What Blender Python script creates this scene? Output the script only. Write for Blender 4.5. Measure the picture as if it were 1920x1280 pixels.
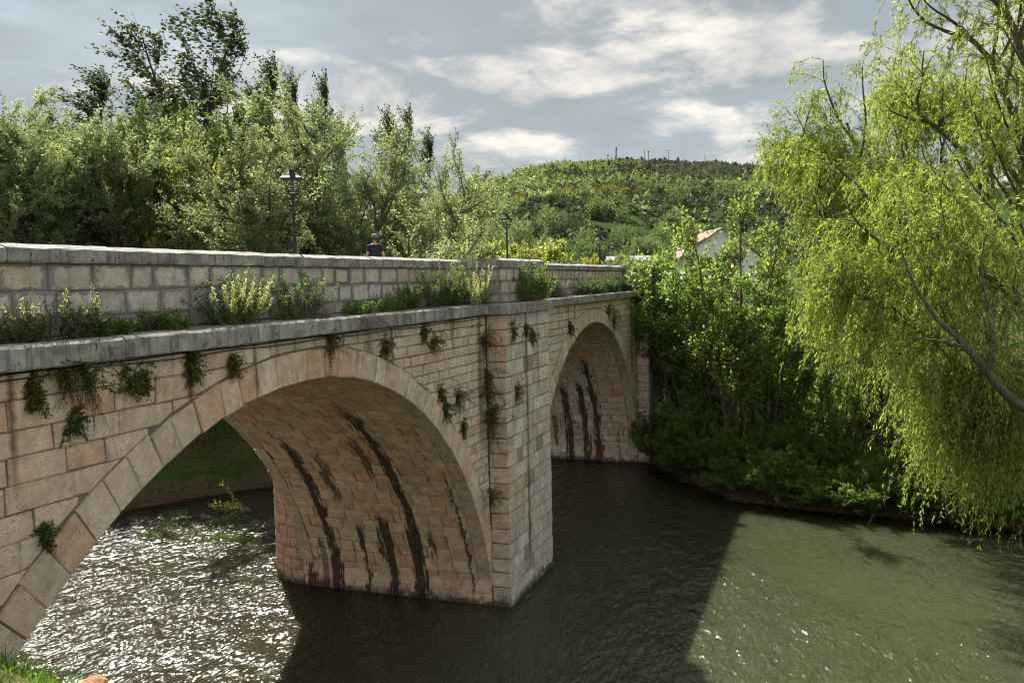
import bpy, bmesh, math, random
import numpy as np
from mathutils import Vector, Matrix, noise as mnoise

sc = bpy.context.scene
for o in list(bpy.data.objects):
    bpy.data.objects.remove(o)
C = bpy.context.collection
R_ = math.radians

# ------------------------------------------------------------------ camera
CAM = Vector((0.0, -11.7, 11.889))
AXIS, PITCH, ROLL, FPX = R_(19.909), R_(3.954), R_(-1.249), 1658.28
cam_d = bpy.data.cameras.new('camera')
cam = bpy.data.objects.new('camera', cam_d)
C.objects.link(cam)
fw = Vector((math.cos(AXIS) * math.cos(PITCH), math.sin(AXIS) * math.cos(PITCH), -math.sin(PITCH)))
rt = Vector((math.sin(AXIS), -math.cos(AXIS), 0))
up = rt.cross(fw)
# roll: the scene turns counter-clockwise in the picture by -ROLL
cr, sr = math.cos(ROLL), math.sin(ROLL)
rt2 = rt * cr + up * sr
up2 = up * cr - rt * sr
cam.matrix_world = Matrix(((rt2.x, up2.x, -fw.x, CAM.x), (rt2.y, up2.y, -fw.y, CAM.y), (rt2.z, up2.z, -fw.z, CAM.z), (0, 0, 0, 1)))
cam_d.sensor_width = 36
cam_d.lens = FPX / 1920 * 36
cam_d.clip_end = 6000
cam_d.clip_start = 0.2
sc.camera = cam

# ------------------------------------------------------------------ sky and sun
SUN_EL, SUN_AZ = R_(45), R_(41)        # azimuth measured from +X (along the bridge) towards +Y (upstream)
sun_d = bpy.data.lights.new('sun', 'SUN')
sun_d.energy = 5.0
sun_d.angle = R_(0.5)
sun_d.color = (1.0, 0.95, 0.86)
sun = bpy.data.objects.new('sun', sun_d)
C.objects.link(sun)
sdir = Vector((math.cos(SUN_EL) * math.cos(SUN_AZ), math.cos(SUN_EL) * math.sin(SUN_AZ), math.sin(SUN_EL)))
sun.rotation_euler = sdir.to_track_quat('Z', 'Y').to_euler()
sun.location = (0, 0, 60)

world = bpy.data.worlds.new('World')
sc.world = world
world.use_nodes = True
wt = world.node_tree
wt.nodes.clear()

class NT:
    """thin helper round a node tree"""
    def __init__(s, tree): s.t = tree
    def n(s, kind, **kw):
        nd = s.t.nodes.new(kind)
        for k, v in kw.items():
            if k.startswith('i_'):
                key = k[2:]
                key = int(key) if key.isdigit() else key.replace('_', ' ')
                s.put(nd.inputs[key], v)
            else:
                setattr(nd, k, v)
        return nd
    def put(s, sock, v):
        if isinstance(v, bpy.types.NodeSocket): s.t.links.new(v, sock)
        elif isinstance(v, bpy.types.Node): s.t.links.new(v.outputs[0], sock)
        else: sock.default_value = v
    def math(s, op, a, b=0.0, c=0.0, clamp=False):
        nd = s.t.nodes.new('ShaderNodeMath'); nd.operation = op; nd.use_clamp = clamp
        s.put(nd.inputs[0], a); s.put(nd.inputs[1], b); s.put(nd.inputs[2], c)
        return nd.outputs[0]
    def vmath(s, op, a, b=(0, 0, 0)):
        nd = s.t.nodes.new('ShaderNodeVectorMath'); nd.operation = op
        s.put(nd.inputs[0], a)
        if op == 'SCALE': s.put(nd.inputs['Scale'], b)
        else: s.put(nd.inputs[1], b)
        return nd.outputs[0]
    def mix(s, f, a, b, mode='MIX'):
        nd = s.t.nodes.new('ShaderNodeMix'); nd.data_type = 'RGBA'; nd.blend_type = mode
        s.put(nd.inputs[0], f)
        for k, v in ((6, a), (7, b)):
            if isinstance(v, tuple) and len(v) == 3: v = (*v, 1)
            s.put(nd.inputs[k], v)
        return nd.outputs[2]
    def ramp(s, f, stops, interp='LINEAR'):
        nd = s.t.nodes.new('ShaderNodeValToRGB'); cr = nd.color_ramp; cr.interpolation = interp
        while len(cr.elements) < len(stops): cr.elements.new(0.5)
        for e, (p, c) in zip(cr.elements, stops):
            e.position = p
            e.color = (c, c, c, 1) if not isinstance(c, tuple) else ((*c, 1) if len(c) == 3 else c)
        s.put(nd.inputs[0], f)
        return nd.outputs[0]
    def noise(s, vec, scale, detail=4.0, rough=0.55, dist=0.0):
        nd = s.t.nodes.new('ShaderNodeTexNoise')
        if vec is not None: s.put(nd.inputs['Vector'], vec)
        s.put(nd.inputs['Scale'], scale); s.put(nd.inputs['Detail'], detail)
        s.put(nd.inputs['Roughness'], rough); s.put(nd.inputs['Distortion'], dist)
        return nd.outputs[0]
    def sep(s, vec):
        nd = s.t.nodes.new('ShaderNodeSeparateXYZ'); s.put(nd.inputs[0], vec); return nd.outputs
    def comb(s, x, y, z):
        nd = s.t.nodes.new('ShaderNodeCombineXYZ')
        for i, v in enumerate((x, y, z)): s.put(nd.inputs[i], v)
        return nd.outputs[0]
    def step(s, v, lo, hi):
        nd = s.t.nodes.new('ShaderNodeMapRange'); nd.interpolation_type = 'SMOOTHSTEP'
        s.put(nd.inputs[0], v); s.put(nd.inputs[1], lo); s.put(nd.inputs[2], hi)
        return nd.outputs[0]

W = NT(wt)
sky = W.n('ShaderNodeTexSky', sky_type='NISHITA', sun_disc=False)
sky.sun_elevation = SUN_EL
sky.sun_rotation = R_(90) - SUN_AZ
sky.air_density, sky.dust_density, sky.ozone_density = 1.0, 1.2, 1.5
tc = W.n('ShaderNodeTexCoord')
dx, dy, dz = W.sep(tc.outputs['Generated'])
zc = W.math('ADD', W.math('MAXIMUM', dz, 0.0), 0.17)
cv = W.comb(W.math('DIVIDE', dx, zc), W.math('DIVIDE', dy, zc), 0.0)
# cloud layers on a plane high above: lit heaps and a grey veil
SKY_OFF = (0.0, 0.0, 0.0)
warp = W.noise(cv, 1.1, 3.0, 0.5)
cvw = W.vmath('ADD', cv, W.vmath('SCALE', W.comb(warp, warp, 0.0), 0.5))
n1 = W.noise(W.vmath('ADD', cvw, SKY_OFF), 1.3, 10.0, 0.58)
n2 = W.noise(W.vmath('ADD', cvw, (7.3, 2.1, 0.0)), 0.55, 6.0, 0.55)
n3 = W.noise(W.vmath('ADD', cv, (3.1, 9.4, 0.0)), 2.6, 8.0, 0.6)
heap = W.step(n1, 0.475, 0.59)
veil = W.step(n2, 0.33, 0.56)
grey = W.n('ShaderNodeRGBToBW', i_0=sky.outputs[0])
base = W.mix(0.72, sky.outputs[0], W.mix(1.0, grey.outputs[0], (0.84, 1.0, 1.08), 'MULTIPLY'))
base = W.mix(1.0, base, (SKYK, SKYK, SKYK) if 'SKYK' in globals() else (0.80, 0.80, 0.80), 'MULTIPLY')
veilc = W.mix(1.0, (2.85, 3.2, 3.35, 1), W.mix(n3, (0.80, 0.80, 0.80, 1), (1.2, 1.2, 1.2, 1)), 'MULTIPLY')
s1 = W.mix(W.math('MULTIPLY', veil, 0.82), base, veilc)
heapc = W.mix(W.step(n3, 0.35, 0.7), (5.4, 5.3, 5.2, 1), (9.0, 8.3, 7.3, 1))
s2 = W.mix(W.math('MULTIPLY', heap, 0.88), s1, heapc)
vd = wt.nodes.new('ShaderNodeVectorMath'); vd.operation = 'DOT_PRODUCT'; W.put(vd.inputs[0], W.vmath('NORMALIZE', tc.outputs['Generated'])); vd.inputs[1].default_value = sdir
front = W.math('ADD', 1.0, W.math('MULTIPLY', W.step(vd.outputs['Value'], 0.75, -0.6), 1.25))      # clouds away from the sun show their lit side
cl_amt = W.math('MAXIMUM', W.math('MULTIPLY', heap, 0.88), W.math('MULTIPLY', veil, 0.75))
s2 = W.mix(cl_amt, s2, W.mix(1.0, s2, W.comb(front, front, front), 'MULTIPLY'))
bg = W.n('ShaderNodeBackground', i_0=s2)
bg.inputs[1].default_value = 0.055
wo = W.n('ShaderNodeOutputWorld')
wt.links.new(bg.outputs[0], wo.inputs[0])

vs = sc.view_settings
sc.display_settings.display_device = 'sRGB'
vs.view_transform = 'Standard'
vs.look = 'None'
vs.gamma = 1.0
vs.use_curve_mapping = False
vs.exposure = 1.3
sc.cycles.use_denoising = True
sc.cycles.denoising_prefilter = 'ACCURATE'
sc.cycles.filter_width = 1.1
sc.cycles.max_bounces = 8
sc.cycles.transparent_max_bounces = 6
sc.cycles.sample_clamp_indirect = 6.0

# ------------------------------------------------------------------ helpers
def new_mesh(name, verts, faces, mat=None, tint=None, smooth=False, edge=None):
    me = bpy.data.meshes.new(name)
    me.from_pydata([tuple(v) for v in verts], [], faces)
    if edge is not None:
        me.attributes.new('edge', 'FLOAT', 'POINT').data.foreach_set('value', np.asarray(edge, np.float32))
    if tint is not None:
        a = me.attributes.new('tint', 'FLOAT_COLOR', 'FACE')
        t = np.ones((len(me.polygons), 4), np.float32)
        t[:, :3] = tint
        a.data.foreach_set('color', t.ravel())
    if mat: me.materials.append(mat)
    if smooth: me.polygons.foreach_set('use_smooth', np.ones(len(me.polygons), bool))
    me.update()
    return me

def np_mesh(name, V, F, mat=None, tint=None, smooth=False):
    """V (n,3) array, F (m,k) array of equal-sized faces"""
    me = bpy.data.meshes.new(name)
    V = np.ascontiguousarray(V, np.float32); F = np.ascontiguousarray(F, np.int32)
    m, k = F.shape
    me.vertices.add(len(V)); me.vertices.foreach_set('co', V.ravel())
    me.loops.add(m * k); me.loops.foreach_set('vertex_index', F.ravel())
    me.polygons.add(m)
    me.polygons.foreach_set('loop_start', np.arange(0, m * k, k, dtype=np.int32))
    me.polygons.foreach_set('loop_total', np.full(m, k, np.int32))
    if tint is not None:
        a = me.attributes.new('tint', 'FLOAT_COLOR', 'FACE')
        t = np.ones((m, 4), np.float32); t[:, :3] = tint
        a.data.foreach_set('color', t.ravel())
    if mat: me.materials.append(mat)
    if smooth: me.polygons.foreach_set('use_smooth', np.ones(m, bool))
    me.update(calc_edges=True)
    me.validate()
    return me

def put(name, data, parent=None, **props):
    o = bpy.data.objects.new(name, data)
    C.objects.link(o)
    if parent: o.parent = parent
    for k, v in props.items(): o[k] = v
    return o

def thing(name, label, cat, loc=(0, 0, 0), rz=0.0, group=None):
    o = put(name, None, label=label, category=cat)
    o.location = loc; o.rotation_euler = (0, 0, rz); o.empty_display_size = 0.2
    if group: o['group'] = group
    return o

def box_geo(x0, x1, y0, y1, z0, z1):
    v = [(x, y, z) for z in (z0, z1) for y in (y0, y1) for x in (x0, x1)]
    f = [(0, 2, 3, 1), (4, 5, 7, 6), (0, 1, 5, 4), (2, 6, 7, 3), (0, 4, 6, 2), (1, 3, 7, 5)]
    return v, f

def join_geo(parts):
    V, F = [], []
    for v, f in parts:
        b = len(V); V += list(v); F += [tuple(i + b for i in q) for q in f]
    return V, F

def tube(points, radii, k=7, cap=True):
    """tube along a polyline -> verts, quad/tri faces"""
    P = [Vector(p) for p in points]; V = []; F = []
    n = len(P); ref = Vector((0.13, 0.31, 0.94)).normalized()
    for i, p in enumerate(P):
        t = (P[min(i + 1, n - 1)] - P[max(i - 1, 0)])
        if t.length < 1e-9: t = Vector((0, 0, 1))
        t.normalize()
        a = t.cross(ref)
        if a.length < 0.05: a = t.cross(Vector((1, 0, 0)))
        a.normalize(); b = t.cross(a)
        r = radii[i] if hasattr(radii, '__len__') else radii
        for j in range(k):
            w = 2 * math.pi * j / k
            V.append(p + (a * math.cos(w) + b * math.sin(w)) * r)
    for i in range(n - 1):
        for j in range(k):
            q = (j + 1) % k
            F.append((i * k + j, i * k + q, (i + 1) * k + q, (i + 1) * k + j))
    if cap:
        F.append(tuple(range(k - 1, -1, -1))); F.append(tuple(range((n - 1) * k, n * k)))
    return V, F

def lathe(prof, k=12, cx=0, cy=0):
    V, F = [], []
    for r, z in prof:
        for j in range(k):
            w = 2 * math.pi * j / k
            V.append((cx + r * math.cos(w), cy + r * math.sin(w), z))
    for i in range(len(prof) - 1):
        for j in range(k):
            q = (j + 1) % k
            F.append((i * k + j, i * k + q, (i + 1) * k + q, (i + 1) * k + j))
    F.append(tuple(range(k - 1, -1, -1))); F.append(tuple(range((len(prof) - 1) * k, len(prof) * k)))
    return V, F

# ------------------------------------------------------------------ materials
def mat_new(name):
    m = bpy.data.materials.new(name); m.use_nodes = True
    t = m.node_tree; t.nodes.clear()
    N = NT(t)
    N.out = N.n('ShaderNodeOutputMaterial')
    return m, N

def principled(N, col, rough=0.85, bump=None, bstr=0.4, bdist=0.02, **kw):
    b = N.n('ShaderNodeBsdfPrincipled')
    N.put(b.inputs['Base Color'], (*col, 1) if isinstance(col, tuple) and len(col) == 3 else col)
    N.put(b.inputs['Roughness'], rough)
    for k, v in kw.items(): N.put(b.inputs[k.replace('_', ' ')], v)
    if bump is not None:
        bp = N.n('ShaderNodeBump', i_Strength=bstr, i_Distance=bdist, i_Height=bump)
        N.put(b.inputs['Normal'], bp.outputs[0])
    N.t.links.new(b.outputs[0], N.out.inputs[0])
    return b

def stone_mat(name, streaks=(), sx_streaks=(), grime=0.5, dark=(0.05, 0.045, 0.04), warm=(1, 1, 1), rim=False, damp=True, smear=0.0, drip=0.35):
    m, N = mat_new(name)
    pos = N.n('ShaderNodeNewGeometry').outputs['Position']
    x, y, z = N.sep(pos)
    t = N.n('ShaderNodeAttribute', attribute_name='tint').outputs['Color']
    big = N.noise(pos, 0.55, 5.0, 0.6)
    mid = N.noise(pos, 3.2, 6.0, 0.62)
    fine = N.noise(pos, 26.0, 5.0, 0.7)
    col = N.mix(1.0, t, N.mix(N.step(mid, 0.22, 0.78), (0.76, 0.74, 0.72, 1), (1.30, 1.30, 1.30, 1)), 'MULTIPLY')
    blot = N.noise(N.vmath('ADD', pos, (2, 17, 4)), 1.5, 6.0, 0.7, 0.6)
    col = N.mix(N.math('MULTIPLY', N.step(blot, 0.54, 0.66), 0.28), col, N.mix(1.0, col, (0.55, 0.47, 0.42, 1), 'MULTIPLY'))
    edge = N.n('ShaderNodeAttribute', attribute_name='edge').outputs['Fac']
    em = N.math('ADD', edge, N.math('MULTIPLY', N.math('SUBTRACT', N.noise(pos, 6.0, 6.0, 0.7), 0.5), 1.1))
    col = N.mix(N.math('MULTIPLY', N.step(em, 0.92, 1.08), 0.45), col, N.mix(1.0, col, (0.62, 0.58, 0.55, 1), 'MULTIPLY'))
    if smear:
        col = N.mix(N.math('MULTIPLY', N.step(em, 0.80, 0.88), smear), col, N.mix(mid, (0.19, 0.175, 0.16, 1), (0.33, 0.31, 0.285, 1)))
    col = N.mix(N.math('MULTIPLY', N.step(big, 0.45, 0.72), 0.55), col, N.mix(1.0, col, (1.05, 0.88, 0.74, 1), 'MULTIPLY'))
    # pits
    pit = N.step(fine, 0.57, 0.68)
    pitm = N.math('MULTIPLY', pit, N.step(mid, 0.40, 0.58))
    col = N.mix(N.math('MULTIPLY', pitm, 0.7), col, (0.09, 0.065, 0.05, 1))
    # vertical grime runs
    run = N.noise(N.vmath('MULTIPLY', pos, (2.1, 2.1, 0.22)), 1.6, 6.0, 0.62, 0.4)
    runm = N.math('MULTIPLY', N.step(run, 0.56, 0.76), grime)
    col = N.mix(runm, col, N.mix(1.0, col, (0.30, 0.27, 0.25, 1), 'MULTIPLY'))
    # pale lime runs
    lime = N.noise(N.vmath('MULTIPLY', N.vmath('ADD', pos, (11, 3, 5)), (3.4, 3.4, 0.3)), 1.3, 5.0, 0.6, 0.3)
    col = N.mix(N.math('MULTIPLY', N.step(lime, 0.62, 0.78), drip), col, (0.50, 0.45, 0.40, 1))
    wob = N.math('MULTIPLY', N.math('SUBTRACT', N.noise(N.vmath('MULTIPLY', pos, (1, 2.2, 1.3)), 1.4, 5.0, 0.7), 0.5), 0.75)
    wet = None
    rag = N.math('SUBTRACT', N.noise(N.vmath('MULTIPLY', pos, (1, 6.0, 0.35)), 1.3, 7.0, 0.68), 0.5)
    for s0_, w, zt, zb, k in sx_streaks:
        a = N.math('ABSOLUTE', N.math('SUBTRACT', N.math('ADD', x, N.math('MULTIPLY', wob, 0.35)), s0_))
        a = N.math('SUBTRACT', 1.0, N.step(N.math('ADD', a, N.math('MULTIPLY', mid, w * 0.8)), w * 0.3, w * 1.4))
        zz = N.math('ADD', z, wob)
        g = N.math('MULTIPLY', N.math('MULTIPLY', a, N.math('MULTIPLY', N.math('SUBTRACT', 1.0, N.step(zz, zt - .3, zt + .3)), N.step(zz, zb - .5, zb + .7))), k)
        col = N.mix(g, col, N.mix(1.0, col, (0.26, 0.17, 0.13, 1), 'MULTIPLY'))
    for q0, w, zt, zb, k in streaks:
        a = N.math('ABSOLUTE', N.math('SUBTRACT', N.math('ADD', y, wob), q0))
        a = N.math('SUBTRACT', 1.0, N.math('DIVIDE', a, w))
        a = N.step(N.math('ADD', a, N.math('MULTIPLY', rag, 2.8)), 0.30, 0.62)
        zz = N.math('ADD', z, N.math('ADD', N.math('MULTIPLY', wob, 1.6), N.math('MULTIPLY', rag, 2.6)))
        b = N.math('MULTIPLY', N.math('SUBTRACT', 1.0, N.step(zz, zt - 0.5, zt + 0.1)), N.step(zz, zb - 0.4, zb + 0.2))
        g = N.math('MULTIPLY', N.math('MULTIPLY', a, b), k)
        wet = g if wet is None else N.math('MAXIMUM', wet, g)
    if wet is not None:
        brk = N.step(N.noise(N.vmath('MULTIPLY', pos, (1, 1.6, .6)), 3.0, 6.0, 0.7), 0.24, 0.38)
        wet = N.math('MULTIPLY', wet, brk)
        col = N.mix(N.math('MULTIPLY', wet, 0.92), col, (0.020, 0.014, 0.010, 1))
    if damp:   # slime line where the river laps the masonry
        dm = N.math('SUBTRACT', 1.0, N.step(N.math('ADD', z, N.math('MULTIPLY', N.math('SUBTRACT', mid, 0.5), 0.9)), 0.02, 0.42))
        col = N.mix(N.math('MULTIPLY', dm, 0.88), col, (0.030, 0.020, 0.014, 1))
    col = N.mix(1.0, col, (*warm, 1), 'MULTIPLY')
    h = N.math('ADD', N.math('MULTIPLY', fine, 0.45), N.math('ADD', N.math('MULTIPLY', mid, 1.0), N.math('MULTIPLY', pitm, -0.7)))
    principled(N, col, 0.9, h, 0.75, 0.035)
    return m

def plain_mat(name, col, rough=0.8, var=0.25, scale=6.0, bump=0.3, metallic=0.0, bdist=0.02):
    m, N = mat_new(name)
    pos = N.n('ShaderNodeNewGeometry').outputs['Position']
    n = N.noise(pos, scale, 6.0, 0.6)
    c = N.mix(n, tuple(v * (1 - var) for v in col), tuple(min(1, v * (1 + var)) for v in col))
    principled(N, c, rough, n, bump, bdist, Metallic=metallic)
    return m

STREAK1 = [(6.45, .40, 6.6, -1, 1), (7.65, .30, 3.0, -1, .95), (5.5, .32, 6.0, 4.0, .85), (2.8, .42, 8.2, -1, 1), (3.55, .3, 7.0, 5.2, .8),
           (5.05, .22, 3.1, -1, 1), (3.95, .38, 3.5, -1, 1), (4.3, .16, 3.2, 1.4, .9), (2.1, .15, 3.0, 1.9, .9), (0.75, .10, 5.6, .6, .9), (6.95, .2, 2.4, -1, .7)]
STREAK2 = [(4.45, .45, 5.2, -1, 1), (3.35, .40, 5.6, -1, 1), (2.55, .42, 7.2, -1, 1), (5.4, .25, 3.4, .8, .8), (1.2, .14, 2.4, .4, .6)]
M_face = stone_mat('ashlar_stone', sx_streaks=[(22.3, .16, 11, 9.3, 1), (15.99, .12, 11, 9.4, .9), (9.94, .12, 11, 9.0, 1), (13.9, .14, 11, 9.2, .9), (21.0, .35, 11, 9.6, .7), (18.98, .16, 11, 9.4, .8), (26.6, .25, 11, 9.7, .7), (28.9, .35, 10.6, 6.0, .8), (40.2, .2, 11, 8.6, .8), (41.3, .2, 11, 8.9, .8), (54.2, .5, 11, 6, .8), (12.2, .1, 11, 9.8, .7)], grime=0.5)
M_vault = stone_mat('vault_stone', STREAK1, grime=0.6, warm=(1.09, 1.0, 0.91))  # warm multiplier paints the glow bounced off the water into the stone colour
M_vault2 = stone_mat('vault_stone_far', STREAK2, grime=0.7)
M_vouss = stone_mat('voussoir_stone', sx_streaks=[(15.99, .10, 11, 9.2, .9), (18.98, .14, 11, 9.6, .8), (16.9, .05, 9.6, 9.1, 1), (17.5, .05, 9.7, 9.2, 1), (20.3, .2, 11, 9.7, .6)], grime=0.4, damp=False)
M_pier = stone_mat('pier_stone', sx_streaks=[(31.8, .26, 11, 1.2, .85), (33.2, .15, 11, 7.4, .6), (30.6, .10, 11, 8.4, .6), (31.73, .09, 4.2, 1.3, 1.0), (57, .8, 11, 2, .7)], grime=0.45)
M_par = stone_mat('parapet_stone', grime=0.6, damp=False, drip=0.6, smear=0.9)
M_mortar = plain_mat('lime_mortar', (0.165, 0.142, 0.12), 0.95, 0.35, 9.0, 0.5)
M_mortar_grey = plain_mat('grey_mortar', (0.17, 0.155, 0.14), 0.95, 0.35, 9.0, 0.6)

def concrete_mat(name, base, blotch):
    m, N = mat_new(name)
    pos = N.n('ShaderNodeNewGeometry').outputs['Position']
    mid = N.noise(pos, 2.4, 7.0, 0.65)
    fine = N.noise(pos, 30.0, 4.0, 0.7)
    run = N.noise(N.vmath('MULTIPLY', pos, (5, 5, 0.35)), 2.2, 5.0, 0.65, 0.3)
    lich = N.noise(N.vmath('ADD', pos, (4, 8, 1)), 7.0, 5.0, 0.7)
    t = N.n('ShaderNodeAttribute', attribute_name='tint').outputs['Color']
    c = N.mix(N.step(mid, 0.25, 0.75), tuple(v * 0.50 for v in base), tuple(v * 1.45 for v in base))
    c = N.mix(1.0, c, t, 'MULTIPLY')
    c = N.mix(N.math('MULTIPLY', N.step(run, 0.46, 0.68), 0.7), c, blotch)
    c = N.mix(N.math('MULTIPLY', N.step(N.noise(N.vmath('MULTIPLY', N.vmath('ADD', pos, (9, 2, 6)), (6, 6, 0.4)), 2.0, 5.0, 0.65, 0.3), 0.58, 0.72), 0.5), c, (0.42, 0.40, 0.37, 1))
    c = N.mix(N.math('MULTIPLY', N.step(lich, 0.58, 0.66), 0.85), c, (0.035, 0.033, 0.032, 1))
    c = N.mix(N.math('MULTIPLY', N.step(lich, 0.30, 0.37), -0.4), c, (0.4, 0.39, 0.36, 1))
    h = N.math('ADD', N.math('MULTIPLY', fine, 0.5), mid)
    principled(N, c, 0.92, h, 0.6, 0.03)
    return m
M_cop = concrete_mat('coping_concrete', (0.30, 0.285, 0.265), (0.085, 0.082, 0.078, 1))
M_cor = concrete_mat('cornice_concrete', (0.29, 0.275, 0.255), (0.10, 0.098, 0.095, 1))
M_road = plain_mat('deck_paving', (0.17, 0.16, 0.15), 0.9, 0.2, 5.0)
M_iron = plain_mat('black_iron', (0.008, 0.010, 0.018), 0.6, 0.2, 20.0, 0.05)
M_cable = plain_mat('cable_rubber', (0.02, 0.017, 0.015), 0.6, 0.2, 20.0, 0.05)

# ------------------------------------------------------------------ river outline and terrain height
RIGHT = [(-400, 190), (-180, 95), (-60, 50), (0, 38), (20, 31), (36.6, 24.2), (40.7, 22), (47, 17.5), (53.5, 10), (55.9, 6), (56.2, 2), (55.2, -1.2), (50.5, -4.4), (47.3, -7),
         (46.3, -11), (45.8, -16.3), (44.5, -25), (42, -40), (34, -70), (20, -110), (-10, -180), (-80, -400)]
LEFT = [(-130, -400), (-60, -180), (-30, -110), (-12, -70), (4, -40), (11, -22), (14.5, -9), (16, -2), (16, 6), (14, 12), (6, 17), (-10, 22), (-60, 30), (-180, 70), (-400, 160)]
RIV = np.array(RIGHT + LEFT, float)

def river_dist(px, py):
    """signed distance to the river outline, negative over water"""
    A = RIV; B = np.roll(RIV, -1, 0)
    best = np.full(px.shape, 1e18); inside = np.zeros(px.shape, bool)
    for (ax, ay), (bx, by) in zip(A, B):
        ex, ey = bx - ax, by - ay
        t = np.clip(((px - ax) * ex + (py - ay) * ey) / (ex * ex + ey * ey), 0, 1)
        d2 = (px - ax - t * ex) ** 2 + (py - ay - t * ey) ** 2
        best = np.minimum(best, d2)
        c = ((ay > py) != (by > py)) & (px < (bx - ax) * (py - ay) / (by - ay + 1e-30) + ax)
        inside ^= c
    d = np.sqrt(best)
    return np.where(inside, -d, d)

def vnoise(x, y, seed=0):
    """value noise on numpy arrays"""
    xi, yi = np.floor(x).astype(np.int64), np.floor(y).astype(np.int64)
    fx, fy = x - xi, y - yi
    fx = fx * fx * (3 - 2 * fx); fy = fy * fy * (3 - 2 * fy)
    def h(a, b):
        n = (a * 374761393 + b * 668265263 + seed * 974711) & 0x7fffffff
        n = ((n ^ (n >> 13)) * 1274126177) & 0x7fffffff
        return ((n ^ (n >> 16)) & 0xffff) / 65535.0
    return (h(xi, yi) * (1 - fx) + h(xi + 1, yi) * fx) * (1 - fy) + (h(xi, yi + 1) * (1 - fx) + h(xi + 1, yi + 1) * fx) * fy

def fbm(x, y, oct=4, seed=0):
    s = 0; a = 0.5
    for i in range(oct):
        s = s + a * vnoise(x * 2 ** i, y * 2 ** i, seed + i); a *= 0.5
    return s

def sstep(v, a, b):
    t = np.clip((v - a) / (b - a), 0, 1); return t * t * (3 - 2 * t)

CA, SA = math.cos(AXIS), math.sin(AXIS)
# skyline of the far hill: (tan of azimuth right of the view axis, tan of elevation)
RIDGE = [(-1.6, .02), (-.45, .03), (-.2, .052), (-.085, .082), (-.054, .100), (-.02, .116), (.0, .1225), (.04, .130), (.075, .1345), (.10, .137), (.14, .1365), (.19, .135),
         (.24, .131), (.29, .127), (.34, .122), (.45, .11), (.7, .085), (1.6, .05)]
def terrain(px, py):
    px = np.asarray(px, float); py = np.asarray(py, float)
    d = river_dist(px, py)
    z = np.where(d < 0, np.maximum(-1.6, d * 0.30 - 0.06), 0.0)
    left = (px < 17 + 0 * py) & (py < 14.5) & (px < 60)
    # near bank: climbs to the camera's side and the abutment
    zl = np.minimum(d * 0.90, 7.55 + np.maximum(0, d - 9) * 0.22)
    zl = np.where(d > 22, np.minimum(zl, 11.0), zl)
    # far bank: a low shelf, then a gentle rise
    zr = np.minimum(d * 0.60, 0.8) + sstep(d, 4, 60) * 6.5 + np.maximum(0, d - 60) * 0.012
    zz = np.where(left, zl, zr)
    zz = zz + (fbm(px * .35, py * .35, 4, 3) - .47) * np.clip(d * .35, 0, 1.0) * 0.9
    z = np.where(d >= 0, zz, z)
    # embankment that carries the road off the bridge's far end and this end
    emb = sstep(px, 60, 66) * (1 - sstep(np.abs(py - 4), 6, 18))
    z = np.where((d > 0) & (px > 55), z * (1 - emb) + np.maximum(z, 11.2) * emb, z)
    emb2 = (1 - sstep(px, -2, 4)) * (1 - sstep(np.abs(py - 4), 6, 16))
    z = np.where((d > 0) & (px < 10), z * (1 - emb2) + np.maximum(z, 11.2) * emb2, z)
    # the far hill
    rx = px * SA - (py + 11.7) * CA
    D = px * CA + (py + 11.7) * SA
    ok = D > 60
    ta = np.where(ok, rx / np.maximum(D, 1), 0)
    ridge = np.interp(ta, [r[0] for r in RIDGE], [r[1] - .0085 for r in RIDGE])
    ridge = ridge + (fbm(ta * 30 + 50, ta * 0 + 2, 3, 9) - .45) * 0.006
    Dr = 470.0
    f = np.clip((D - 150) / (Dr - 150), 0, 1)
    prof = 0.18 * sstep(D, 90, 240) + 0.82 * (f ** 1.12)
    zh = 11.9 + ridge * Dr * prof + (fbm(px * .02, py * .02, 4, 5) - .47) * 9 * sstep(D, 150, 300) * (1 - sstep(D, 400, 465))
    back = sstep(D, Dr, 1400)
    zh = zh * (1 - back) + 25 * back
    w = np.where(ok, sstep(D, 95, 190), 0)
    z = z * (1 - w) + np.maximum(z, zh) * w
    return z

def ground_z(x, y):
    return float(terrain(np.array([x]), np.array([y]))[0])
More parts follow.
